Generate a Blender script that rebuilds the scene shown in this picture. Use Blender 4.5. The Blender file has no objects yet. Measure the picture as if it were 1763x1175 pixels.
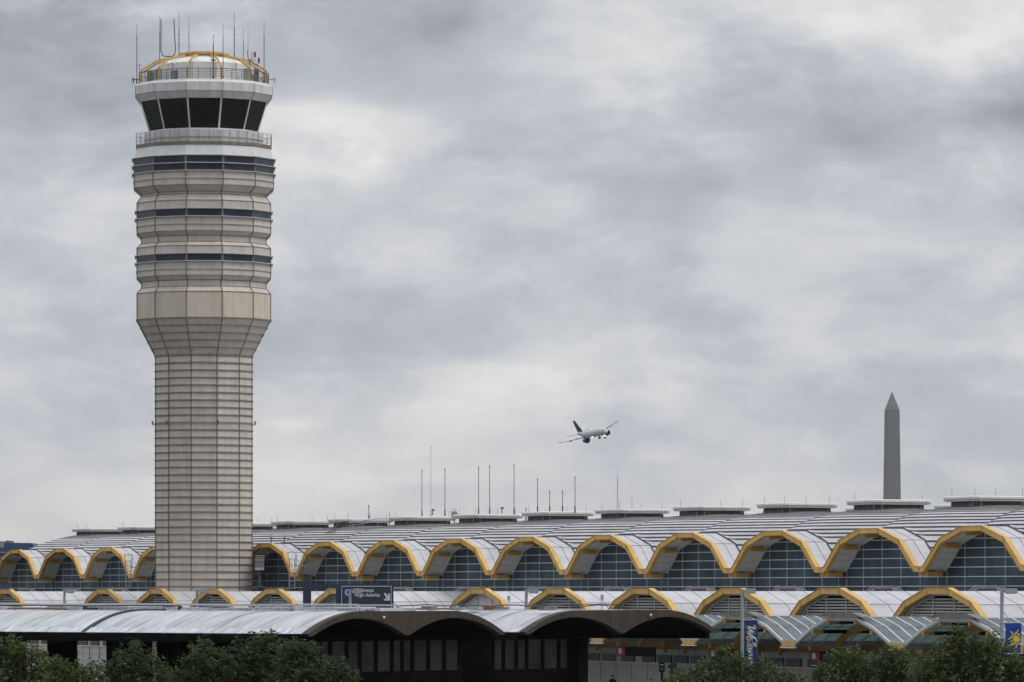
import bpy, math, random
from math import sin, cos, radians, pi, sqrt, atan2
from mathutils import Vector, Matrix
random.seed(7)

# ------------------------------------------------------------------ camera, world, sun, exposure
SC = bpy.context.scene
COL = SC.collection
CH = 7.0                                   # eye height above the road
F = 8849.0; CX = 881.5; HY = 1019.6        # focal length and horizon, in photo pixels
cam = bpy.data.cameras.new('camera'); camo = bpy.data.objects.new('camera', cam); COL.objects.link(camo)
camo.location = (0, 0, CH); camo.rotation_euler = (pi/2, 0, 0)
cam.sensor_width = 36.0; cam.lens = 36.0*F/1763.0
cam.shift_y = (HY-587.5)/1763.0
cam.clip_start = 1.0; cam.clip_end = 60000.0
SC.camera = camo

SUN_EL, SUN_AZ = radians(50), radians(108)     # azimuth clockwise from +Y: behind the camera, to the right
w = bpy.data.worlds.new("World"); SC.world = w; w.use_nodes = True
nt = w.node_tree; nt.nodes.clear()
def wn(t, **k):
    n = nt.nodes.new(t)
    for a, b in k.items(): setattr(n, a, b)
    return n
def wmath(op, a, b=None, c=None, clamp=False):
    n = wn('ShaderNodeMath', operation=op, use_clamp=clamp)
    for i, v in enumerate((a, b, c)):
        if v is None: continue
        if isinstance(v, (int, float)): n.inputs[i].default_value = v
        else: nt.links.new(v, n.inputs[i])
    return n.outputs[0]
sky = wn('ShaderNodeTexSky', sky_type='NISHITA'); sky.sun_disc = False
sky.sun_elevation = SUN_EL; sky.sun_rotation = SUN_AZ; sky.dust_density = 3.0
tc = wn('ShaderNodeTexCoord'); D3 = tc.outputs['Generated']
sp = wn('ShaderNodeSeparateXYZ'); nt.links.new(D3, sp.inputs[0])
def noise(scale, stretch, detail, rough, dist, off=(0, 0, 0)):
    m = wn('ShaderNodeMapping'); nt.links.new(D3, m.inputs[0])
    m.inputs['Scale'].default_value = (scale, scale, scale*stretch); m.inputs['Location'].default_value = off
    m.inputs['Rotation'].default_value = (0, radians(-4), 0)
    n = wn('ShaderNodeTexNoise'); nt.links.new(m.outputs[0], n.inputs[0])
    n.inputs['Scale'].default_value = 1.0; n.inputs['Detail'].default_value = detail
    n.inputs['Roughness'].default_value = rough; n.inputs['Distortion'].default_value = dist
    return n.outputs['Fac']
n1 = noise(13, 2.6, 5, .52, .35, (3.1, 7.7, 1.3))
n2 = noise(38, 2.0, 7, .58, .35, (1.1, 2.7, 5.3))
n3 = noise(8, 3.2, 3, .5, .2, (9.1, 4.7, 0.3))
def blob(px, py, rx, ry, amp, warp=None):
    az = (px-CX)/F; el = (HY-py)/F
    a = wmath('DIVIDE', wmath('SUBTRACT', sp.outputs[0], az), rx/F)
    b = wmath('DIVIDE', wmath('SUBTRACT', sp.outputs[2], el), ry/F)
    if warp is not None:
        b = wmath('ADD', b, wmath('MULTIPLY', wmath('SUBTRACT', warp, .5), 3.2))
    r2 = wmath('ADD', wmath('MULTIPLY', a, a), wmath('MULTIPLY', b, b))
    g = wmath('POWER', 2.718, wmath('MULTIPLY', r2, -1.0))
    front = wmath('GREATER_THAN', sp.outputs[1], 0.0)
    return wmath('MULTIPLY', wmath('MULTIPLY', g, front), amp)
V = wmath('ADD', wmath('MULTIPLY', wmath('SUBTRACT', n1, .5), .85), wmath('MULTIPLY', wmath('SUBTRACT', n2, .5), .55))
def sstep(v, lo, hi, amp):
    mr = wn('ShaderNodeMapRange', interpolation_type='SMOOTHSTEP'); nt.links.new(v, mr.inputs[0]); mr.inputs[1].default_value = lo; mr.inputs[2].default_value = hi; mr.inputs[3].default_value = 0; mr.inputs[4].default_value = amp
    return mr.outputs[0]
n4 = noise(19, 2.7, 7, .55, .25, (5.5, 1.9, 8.8)); n5 = noise(55, 1.6, 8, .62, .2, (2.5, 6.9, 3.3))
V = wmath('ADD', V, wmath('ADD', sstep(n4, .43, .61, .18), sstep(n5, .50, .58, .05)))
V = wmath('ADD', V, .50)
BLOBS = [(90, 80, 430, 150, -.40), (760, 60, 230, 75, -.30), (620, 225, 230, 60, .38), (520, 310, 150, 60, .28), (250, 200, 120, 90, -.18),
         (180, 440, 300, 110, .18), (60, 300, 200, 70, .10), (1180, 80, 400, 130, .28), (1620, 60, 280, 80, .26),
         (1050, 200, 220, 50, .12), (1400, 300, 420, 90, -.08), (1740, 200, 130, 60, -.38), (1700, 380, 300, 70, -.06), (1150, 570, 420, 80, .10),
         (850, 400, 300, 80, .04), (800, 700, 600, 60, -.06), (150, 900, 420, 60, .15), (600, 820, 250, 30, .20), (60, 680, 300, 90, -.04),
         (1700, 820, 100, 22, .20), (1290, 830, 50, 28, .18), (500, 730, 50, 12, .16), (1130, 790, 60, 16, .14), (1560, 500, 200, 60, -.10)]
for i, (x, y, rx, ry, a) in enumerate(BLOBS):
    V = wmath('ADD', V, blob(x, y, rx, ry, a, n1 if i % 2 else n2))
V = wmath('ADD', wmath('MULTIPLY', V, 1.08), -.03)
V = wmath('MINIMUM', wmath('MAXIMUM', V, 0.0), 1.0)
cr = wn('ShaderNodeValToRGB'); nt.links.new(V, cr.inputs[0])
E_ = cr.color_ramp.elements
E_[0].position = 0.0; E_[0].color = (.29, .305, .355, 1)
E_[1].position = 1.0; E_[1].color = (.86, .845, .83, 1)
for p, c in ((.28, (.41, .435, .485, 1)), (.52, (.515, .55, .605, 1)), (.76, (.69, .70, .72, 1))):
    e = E_.new(p); e.color = c
# a warmer band just over the skyline
hz = wmath('POWER', 2.718, wmath('MULTIPLY', wmath('ABSOLUTE', sp.outputs[2]), -60.0))
warm = wn('ShaderNodeMixRGB', blend_type='MIX'); nt.links.new(wmath('MULTIPLY', hz, .9), warm.inputs[0])
nt.links.new(cr.outputs[0], warm.inputs[1]); warm.inputs[2].default_value = (.70, .665, .62, 1)
# overcast skies are brightest overhead
up = wmath('MULTIPLY', wmath('SMOOTH_MIN', wmath('MAXIMUM', wmath('SUBTRACT', sp.outputs[2], .13), 0.0), .6, .1), 1.9)
back = wmath('MULTIPLY', wmath('MAXIMUM', wmath('MULTIPLY', sp.outputs[1], -1.0), 0.0), -.45)
gain = wmath('ADD', wmath('ADD', 1.0, up), back)
vm = wn('ShaderNodeVectorMath', operation='SCALE'); nt.links.new(warm.outputs[0], vm.inputs[0])
nt.links.new(wmath('MULTIPLY', gain, 9.3), vm.inputs['Scale'])
vs = wn('ShaderNodeVectorMath', operation='SCALE'); nt.links.new(sky.outputs[0], vs.inputs[0]); vs.inputs['Scale'].default_value = .03
va = wn('ShaderNodeVectorMath', operation='ADD'); nt.links.new(vm.outputs[0], va.inputs[0]); nt.links.new(vs.outputs[0], va.inputs[1])
bg = wn('ShaderNodeBackground'); bg.inputs['Strength'].default_value = .1; nt.links.new(va.outputs[0], bg.inputs['Color'])
wo = wn('ShaderNodeOutputWorld'); nt.links.new(bg.outputs[0], wo.inputs['Surface'])

sl = bpy.data.lights.new('sun', 'SUN'); sl.energy = 1.25; sl.angle = radians(20); sl.color = (1.0, .95, .88)
so = bpy.data.objects.new('sun', sl); COL.objects.link(so)
sd = Vector((sin(SUN_AZ)*cos(SUN_EL), cos(SUN_AZ)*cos(SUN_EL), sin(SUN_EL)))
so.rotation_euler = sd.to_track_quat('Z', 'Y').to_euler(); so.location = (0, -50, 200)
SC.view_settings.view_transform = 'Standard'; SC.view_settings.look = 'None'
SC.view_settings.exposure = 0.0; SC.view_settings.gamma = 1.0
SC.view_settings.use_curve_mapping = False

# ------------------------------------------------------------------ frames
TH = radians(67); B = 13.7
U = Vector((cos(TH), -sin(TH), 0)); VV = Vector((sin(TH), cos(TH), 0))   # along the terminal front; into the building
P0 = Vector((-3.4418*B, 35.5787*B, CH))
def T(n, D, z): return P0 + U*(n*B) + VV*D + Vector((0, 0, z))
def W(px, py, Y): return Vector(((px-CX)*Y/F, Y, CH + (HY-py)*Y/F))       # point at distance Y seen at a photo pixel
def Yat(px, D):                                                            # distance at which column px meets the line D
    k = (px-CX)/F
    return (D + P0.x*VV.x + P0.y*VV.y)/(k*VV.x + VV.y)
def WD(px, py, D): return W(px, py, Yat(px, D))

# ------------------------------------------------------------------ materials
MATS = {}
def mat(name, col, rough=.7, metal=0.0, var=.12, vscale=1.5, spec=.4, stretch=(1, 1, 1), bump=0.0, col2=None, detail=4, emit=None, isl=0, streak=(2.2, 2.2, .18)):
    if name in MATS: return MATS[name]
    m = bpy.data.materials.new(name); m.use_nodes = True; t = m.node_tree; b = t.nodes['Principled BSDF']
    b.inputs['Roughness'].default_value = rough; b.inputs['Metallic'].default_value = metal
    b.inputs['Specular IOR Level'].default_value = spec
    c = t.nodes.new('ShaderNodeNewGeometry'); mp = t.nodes.new('ShaderNodeMapping'); mp.inputs['Scale'].default_value = stretch
    n = t.nodes.new('ShaderNodeTexNoise'); n.inputs['Scale'].default_value = vscale; n.inputs['Detail'].default_value = detail
    n.inputs['Roughness'].default_value = .6
    r = t.nodes.new('ShaderNodeValToRGB')
    t.links.new(c.outputs['Position'], mp.inputs[0]); t.links.new(mp.outputs[0], n.inputs[0]); t.links.new(n.outputs['Fac'], r.inputs[0])
    lo = tuple(x*(1-var) for x in col); hi = tuple(min(1, x*(1+var)) for x in (col2 or col))
    r.color_ramp.elements[0].position = .3; r.color_ramp.elements[0].color = (*lo, 1)
    r.color_ramp.elements[1].position = .7; r.color_ramp.elements[1].color = (*hi, 1)
    if isl:      # panels differ a little from one to the next
        ma = t.nodes.new('ShaderNodeMath'); ma.operation = 'MULTIPLY_ADD'; t.links.new(c.outputs['Random Per Island'], ma.inputs[0]); ma.inputs[1].default_value = isl; ma.inputs[2].default_value = 1-isl/2
        oi = t.nodes.new('ShaderNodeObjectInfo'); mb = t.nodes.new('ShaderNodeMath'); mb.operation = 'MULTIPLY_ADD'; t.links.new(oi.outputs['Random'], mb.inputs[0]); mb.inputs[1].default_value = isl*.5; mb.inputs[2].default_value = 1-isl*.25
        mc = t.nodes.new('ShaderNodeMath'); mc.operation = 'MULTIPLY'; t.links.new(ma.outputs[0], mc.inputs[0]); t.links.new(mb.outputs[0], mc.inputs[1])
        # rain streaks and blotches
        m2 = t.nodes.new('ShaderNodeMapping'); m2.inputs['Scale'].default_value = streak; n2_ = t.nodes.new('ShaderNodeTexNoise'); n2_.inputs['Scale'].default_value = 1.0; n2_.inputs['Detail'].default_value = 6; n2_.inputs['Roughness'].default_value = .65
        t.links.new(c.outputs['Position'], m2.inputs[0]); t.links.new(m2.outputs[0], n2_.inputs[0])
        r2 = t.nodes.new('ShaderNodeValToRGB'); r2.color_ramp.elements[0].position = .36; r2.color_ramp.elements[0].color = (.86, .85, .83, 1); r2.color_ramp.elements[1].position = .56; r2.color_ramp.elements[1].color = (1, 1, 1, 1)
        t.links.new(n2_.outputs['Fac'], r2.inputs[0])
        v1 = t.nodes.new('ShaderNodeVectorMath'); v1.operation = 'SCALE'; t.links.new(r.outputs[0], v1.inputs[0]); t.links.new(mc.outputs[0], v1.inputs['Scale'])
        v2 = t.nodes.new('ShaderNodeVectorMath'); v2.operation = 'MULTIPLY'; t.links.new(v1.outputs[0], v2.inputs[0]); t.links.new(r2.outputs[0], v2.inputs[1])
        t.links.new(v2.outputs[0], b.inputs['Base Color'])
    else: t.links.new(r.outputs[0], b.inputs['Base Color'])
    if bump:
        bp = t.nodes.new('ShaderNodeBump'); bp.inputs['Strength'].default_value = bump; bp.inputs['Distance'].default_value = .02
        t.links.new(n.outputs['Fac'], bp.inputs['Height']); t.links.new(bp.outputs[0], b.inputs['Normal'])
    if emit: b.inputs['Emission Color'].default_value = (*emit, 1); b.inputs['Emission Strength'].default_value = 1.5
    MATS[name] = m; return m
M = lambda k: MATS[k]
mat('panel', (.55, .51, .465), .6, isl=.10, var=.10, vscale=.8, stretch=(1, 1, 2.5))
mat('panel_plain', (.56, .50, .41), .65, isl=.05, var=.05, vscale=1.2)
mat('rib', (.20, .165, .135), .7, var=.25, vscale=3)
mat('white_metal', (.60, .60, .605), .5, var=.08, vscale=2)
mat('white_dirty', (.62, .60, .60), .6, isl=.08, var=.14, vscale=1.3, stretch=(1, 1, .3))
mat('cab_glass', (.008, .009, .01), .08, var=.2, spec=.5)
mat('band_glass', (.022, .032, .055), .12, var=.45, vscale=.5, spec=.35)
mat('yellow', (.58, .36, .10), .55, isl=.06, streak=(1.2, 1.2, .8), var=.10, vscale=1.2)
mat('yellow_dull', (.47, .26, .05), .6, var=.12, vscale=1.5)
mat('roof', (.465, .46, .48), .45, isl=.10, streak=(.5, .5, 1.2), var=.10, vscale=.6, stretch=(1, 1, 3))
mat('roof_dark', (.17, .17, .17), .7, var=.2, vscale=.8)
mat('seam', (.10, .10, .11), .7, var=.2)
mat('soffit', (.60, .59, .56), .7, var=.06)
mat('glass', (.050, .080, .102), .5, var=.4, vscale=.35, spec=.04, detail=2)
mat('mullion', (.28, .27, .26), .55, var=.1)
mat('mullion_light', (.62, .61, .60), .5, var=.1)
mat('louvre', (.46, .45, .44), .6, var=.12)
mat('black', (.008, .008, .008), .9, var=.2, spec=.05)
mat('vent_white', (.68, .67, .65), .6, var=.1, vscale=2)
mat('vent_dark', (.17, .165, .15), .8, var=.3, vscale=2)
mat('gray_metal', (.30, .32, .34), .5, var=.12, vscale=4)
mat('galv', (.33, .35, .38), .5, var=.12, vscale=6)
mat('dark_metal', (.06, .06, .065), .6, var=.2, vscale=4)
mat('canopy_shade', (.008, .0075, .007), .95, var=.3, spec=.04)  # near-black concrete: the shade under the canopies is put into the colour
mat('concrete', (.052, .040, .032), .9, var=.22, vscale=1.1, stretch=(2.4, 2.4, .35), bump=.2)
mat('membrane', (.40, .405, .425), .5, var=.42, vscale=.8, stretch=(1, 1, .35), bump=.5, detail=8)
mat('membrane_edge', (.46, .48, .53), .5, var=.45, vscale=1.9, stretch=(1, 1, .4), bump=.4, detail=8)
mat('tar', (.035, .035, .04), .7, var=.2)
mat('rust', (.20, .09, .05), .9, var=.4, vscale=8)
mat('station_glass', (.055, .060, .052), .4, var=.5, vscale=.7, spec=.15)
mat('sign_navy', (.028, .040, .062), .5, var=.15, vscale=1)
mat('sign_white', (.62, .64, .66), .5, var=.05)
mat('sign_blue', (.02, .07, .34), .5, var=.05)
mat('banner_bright', (.012, .05, .30), .6, var=.12, vscale=2)
mat('banner_blue', (.010, .026, .145), .6, var=.12, vscale=2)
mat('banner_yellow', (.66, .56, .06), .6, var=.1)
mat('sign_red', (.20, .012, .018), .6, var=.1)
mat('brown_beam', (.22, .13, .04), .7, var=.15)
mat('wall_panel', (.38, .37, .355), .6, var=.08, vscale=.7)
mat('dark_window', (.012, .014, .016), .3, var=.3, spec=.2)
mat('canopy_glass', (.25, .295, .32), .5, var=.28, vscale=.8, spec=.5)
mat('bark', (.06, .05, .035), .95, var=.3, vscale=6, stretch=(3, 3, .5), bump=.5)
mat('monument', (.165, .165, .175), .85, var=.10, vscale=.12, stretch=(.4, .4, 2.5), detail=6)
mat('far_blue', (.045, .075, .16), .4, var=.25, vscale=.08)
mat('far_gray', (.26, .26, .28), .7, var=.1, vscale=.1)
mat('mast_far', (.33, .36, .40), .7, var=.1)  # pale tone: distance haze partly painted into the mast colour
mat('plane_white', (.52, .54, .57), .35, var=.05, vscale=.3)
mat('plane_dark', (.015, .025, .06), .35, var=.1)
mat('plane_wing', (.20, .21, .23), .4, var=.1)
mat('red_lamp', (.35, .03, .02), .4, var=.1)
mat('skin', (.42, .26, .19), .6, var=.05)
mat('cloth_black', (.012, .012, .014), .9, var=.2)
mat('cloth_dark', (.03, .03, .04), .9, var=.2)
mat('hair', (.02, .015, .012), .8, var=.2)
mat('asphalt', (.05, .05, .05), .9, var=.2, vscale=.4)
mat('pavement', (.22, .21, .20), .9, var=.12, vscale=.8)
mat('ground_mix', (.085, .085, .072), .95, var=.25, vscale=.05)
mat('grass', (.05, .085, .03), .95, var=.3, vscale=.6)
mat('paint', (.7, .7, .68), .6, var=.1)
mat('landing', (1, 1, .95), .3, var=0, emit=(1, .95, .85))
for nm_ in ('membrane', 'membrane_edge'):
    t_ = MATS[nm_].node_tree; tc_ = [n for n in t_.nodes if n.type == 'NEW_GEOMETRY'][0]; nn_ = [n for n in t_.nodes if n.type == 'TEX_NOISE'][0]
    cx_ = t_.nodes.new('ShaderNodeCombineXYZ')
    for i_, (v_, k_) in enumerate((((-cos(radians(42.2)), sin(radians(42.2)), 0), 1.9), ((sin(radians(42.2)), cos(radians(42.2)), 0), .28), ((0, 0, 1), .5))):
        d_ = t_.nodes.new('ShaderNodeVectorMath'); d_.operation = 'DOT_PRODUCT'; t_.links.new(tc_.outputs['Position'], d_.inputs[0]); d_.inputs[1].default_value = tuple(q*k_ for q in v_)
        t_.links.new(d_.outputs['Value'], cx_.inputs[i_])
    t_.links.new(cx_.outputs[0], nn_.inputs[0]); nn_.inputs['Roughness'].default_value = .62; nn_.inputs['Distortion'].default_value = .7
m_ = MATS['canopy_glass']; t_ = m_.node_tree; tr_ = t_.nodes.new('ShaderNodeBsdfTranslucent'); tr_.inputs[0].default_value = (.37, .46, .44, 1)
ms_ = t_.nodes.new('ShaderNodeMixShader'); ms_.inputs[0].default_value = .55
t_.links.new(t_.nodes['Principled BSDF'].outputs[0], ms_.inputs[1]); t_.links.new(tr_.outputs[0], ms_.inputs[2]); t_.links.new(ms_.outputs[0], t_.nodes['Material Output'].inputs[0])
# leaves: hue differs leaf by leaf and clump by clump
def leafmat(name, c1, c2, c3):
    m = bpy.data.materials.new(name); m.use_nodes = True; t = m.node_tree; b = t.nodes['Principled BSDF']
    b.inputs['Roughness'].default_value = .55; b.inputs['Specular IOR Level'].default_value = .25
    c = t.nodes.new('ShaderNodeTexCoord'); n = t.nodes.new('ShaderNodeTexNoise'); n.inputs['Scale'].default_value = 2.1; n.inputs['Detail'].default_value = 5
    n.inputs['Roughness'].default_value = .8
    g = t.nodes.new('ShaderNodeNewGeometry'); mx = t.nodes.new('ShaderNodeMath'); mx.operation = 'MULTIPLY_ADD'
    t.links.new(g.outputs['Random Per Island'], mx.inputs[0]); mx.inputs[1].default_value = .5
    sb = t.nodes.new('ShaderNodeMath'); sb.operation = 'SUBTRACT'; sb.inputs[1].default_value = .25
    t.links.new(c.outputs['Object'], n.inputs[0]); t.links.new(n.outputs['Fac'], sb.inputs[0]); t.links.new(sb.outputs[0], mx.inputs[2])
    r = t.nodes.new('ShaderNodeValToRGB'); t.links.new(mx.outputs[0], r.inputs[0])
    e = r.color_ramp.elements; e[0].position = .15; e[0].color = (*c1, 1); e[1].position = .93; e[1].color = (*c3, 1)
    k = e.new(.6); k.color = (*c2, 1)
    t.links.new(r.outputs[0], b.inputs['Base Color'])
    tr = t.nodes.new('ShaderNodeBsdfTranslucent'); t.links.new(r.outputs[0], tr.inputs[0])
    ms = t.nodes.new('ShaderNodeMixShader'); ms.inputs[0].default_value = .22
    out = t.nodes['Material Output']; t.links.new(b.outputs[0], ms.inputs[1]); t.links.new(tr.outputs[0], ms.inputs[2]); t.links.new(ms.outputs[0], out.inputs[0])
    MATS[name] = m
leafmat('leaf_a', (.016, .029, .008), (.036, .056, .014), (.13, .16, .04))
leafmat('leaf_b', (.020, .036, .008), (.052, .078, .015), (.21, .24, .05))

# ------------------------------------------------------------------ mesh helpers
class MB:
    def __init__(s): s.v = []; s.f = []; s.m = []; s.k = 0
    def face(s, pts, k=None):
        i = len(s.v); s.v += [tuple(p) for p in pts]; s.f.append(tuple(range(i, i+len(pts)))); s.m.append(s.k if k is None else k)
    def hull8(s, p, k=None):          # p: 4 bottom, 4 top (same order)
        i = len(s.v); s.v += [tuple(q) for q in p]
        for a in ((3, 2, 1, 0), (4, 5, 6, 7), (0, 1, 5, 4), (1, 2, 6, 5), (2, 3, 7, 6), (3, 0, 4, 7)):
            s.f.append(tuple(i+j for j in a)); s.m.append(s.k if k is None else k)
    def obox(s, c, ax, ay, az, k=None):   # centre and three half-vectors
        c = Vector(c); ax, ay, az = Vector(ax), Vector(ay), Vector(az)
        s.hull8([c-ax-ay-az, c+ax-ay-az, c+ax+ay-az, c-ax+ay-az, c-ax-ay+az, c+ax-ay+az, c+ax+ay+az, c-ax+ay+az], k)
    def box(s, c, size, k=None):
        s.obox(c, (size[0]/2, 0, 0), (0, size[1]/2, 0), (0, 0, size[2]/2), k)
    def prism(s, poly, off, k=None):  # polygon extruded along off
        n = len(poly); i = len(s.v); off = Vector(off)
        s.v += [tuple(p) for p in poly] + [tuple(Vector(p)+off) for p in poly]
        kk = s.k if k is None else k
        s.f.append(tuple(i+j for j in range(n-1, -1, -1))); s.m.append(kk)
        s.f.append(tuple(i+n+j for j in range(n))); s.m.append(kk)
        for j in range(n):
            s.f.append((i+j, i+(j+1) % n, i+n+(j+1) % n, i+n+j)); s.m.append(kk)
    def tube(s, p0, p1, r0, r1=None, n=8, k=None, cap=True):
        p0, p1 = Vector(p0), Vector(p1); r1 = r0 if r1 is None else r1
        d = (p1-p0).normalized(); a = d.orthogonal().normalized(); b = d.cross(a); i = len(s.v); kk = s.k if k is None else k
        for p, r in ((p0, r0), (p1, r1)):
            for j in range(n):
                s.v.append(tuple(p + (a*cos(2*pi*j/n)+b*sin(2*pi*j/n))*r))
        for j in range(n): s.f.append((i+j, i+(j+1) % n, i+n+(j+1) % n, i+n+j)); s.m.append(kk)
        if cap:
            s.f.append(tuple(i+j for j in range(n-1, -1, -1))); s.m.append(kk); s.f.append(tuple(i+n+j for j in range(n))); s.m.append(kk)
    def path(s, pts, r, n=6, k=None):
        for a, b in zip(pts[:-1], pts[1:]): s.tube(a, b, r, n=n, k=k)
    def ball(s, c, r, k=None, n=10, m=6, sc=(1, 1, 1)):
        c = Vector(c); rows = []
        for a in range(m+1):
            ph = pi*a/m - pi/2
            rows.append([c+Vector((cos(ph)*cos(2*pi*j/n)*r*sc[0], cos(ph)*sin(2*pi*j/n)*r*sc[1], sin(ph)*r*sc[2])) for j in range(n)])
        for a in range(m):
            for j in range(n): s.face([rows[a][j], rows[a][(j+1) % n], rows[a+1][(j+1) % n], rows[a+1][j]], k)
    def build(s, name, mats, parent=None, loc=(0, 0, 0), smooth=False):
        me = bpy.data.meshes.new(name); me.from_pydata(s.v, [], s.f)
        if isinstance(mats, str): mats = [mats]
        for q in mats: me.materials.append(MATS[q])
        me.polygons.foreach_set('material_index', [min(x, len(mats)-1) for x in s.m])
        if smooth: me.polygons.foreach_set('use_smooth', [True]*len(s.f))
        me.update()
        o = bpy.data.objects.new(name, me); COL.objects.link(o); o.location = loc
        if parent: o.parent = parent
        return o
def tag(o, label=None, cat=None, group=None, kind=None):
    if label: o['label'] = label
    if cat: o['category'] = cat
    if group: o['group'] = group
    if kind: o['kind'] = kind
    return o
def thing(name, loc, label, cat, group=None):
    o = bpy.data.objects.new(name, None); COL.objects.link(o); o.location = loc; o.empty_display_size = .3
    return tag(o, label, cat, group)
def dup(o, parent, loc=None):
    c = o.copy(); COL.objects.link(c); c.parent = parent
    if loc is not None: c.location = loc
    for ch in list(o.children): dup(ch, c)
    return c
Z = Vector((0, 0, 1))

# ------------------------------------------------------------------ ground and roads
g = MB(); g.face([(-9000, -300, 0), (9000, -300, 0), (9000, 14000, 0), (-9000, 14000, 0)])
tag(g.build('ground', 'ground_mix'), kind='structure')
def strip(name, D0, D1, z, m, n0=-8, n1=24):
    q = MB(); q.face([Vector((*T(n0, D0, 0).xy, z)), Vector((*T(n1, D0, 0).xy, z)), Vector((*T(n1, D1, 0).xy, z)), Vector((*T(n0, D1, 0).xy, z))])
    return tag(q.build(name, m), kind='structure')
q = MB(); a_, b_, c_, d_ = [Vector((*T(n, D, 0).xy, 0)) for n, D in ((-8, -19.5), (24, -19.5), (24, -9.0), (-8, -9.0))]
q.hull8([a_, b_, c_, d_, a_+Z*.14, b_+Z*.14, c_+Z*.14, d_+Z*.14]); tag(q.build('pavement', 'pavement'), kind='structure')
strip('road', -19.5, -33, .004, 'asphalt')
q = MB()
for i in range(-60, 180):
    p = T(i*.15, -26.2, 0); p.z = .008; e = T(i*.15+.07, -26.2, 0); e.z = .008
    q.face([p, e, e+VV*.14, p+VV*.14])
tag(q.build('road_marking', 'paint'), kind='structure')

# ------------------------------------------------------------------ terminal building
ROOT = T(7, 0, 0); ROOT.z = 0
term = thing('airport_terminal', ROOT, 'long airport terminal with wavy yellow arches, dark glass and ribbed grey vaulted roof', 'terminal')
def L(t, D, z): return U*t + VV*D + Z*(z+CH)
def bayloc(n): return U*((n-7)*B)
OUT = [(-6.85, 1.58), (-6.32, 1.60), (-4.2, 3.27), (-1.37, 4.0), (1.37, 4.0), (4.2, 3.27), (6.32, 1.60), (6.85, 1.58)]
INN = [(-6.85, 1.26), (-6.19, 1.26), (-4.0, 2.98), (-1.28, 3.70), (1.28, 3.70), (4.0, 2.98), (6.19, 1.26), (6.85, 1.26)]
def prof(P, t):
    t = max(P[0][0], min(P[-1][0], t))
    for (a, za), (b, zb) in zip(P[:-1], P[1:]):
        if a <= t <= b: return za + (zb-za)*(t-a)/(b-a)
def bandmesh(mb, outp, innp, D0, D1, k=None, ins=0.0):
    for (a, b, c, d) in zip(outp[:-1], outp[1:], innp[1:], innp[:-1]):
        mb.hull8([L(d[0], D0, d[1]), L(c[0], D0, c[1]), L(c[0], D1, c[1]), L(d[0], D1, d[1]),
                  L(a[0], D0, a[1]), L(b[0], D0, b[1]), L(b[0], D1, b[1]), L(a[0], D1, a[1])], k)
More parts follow.
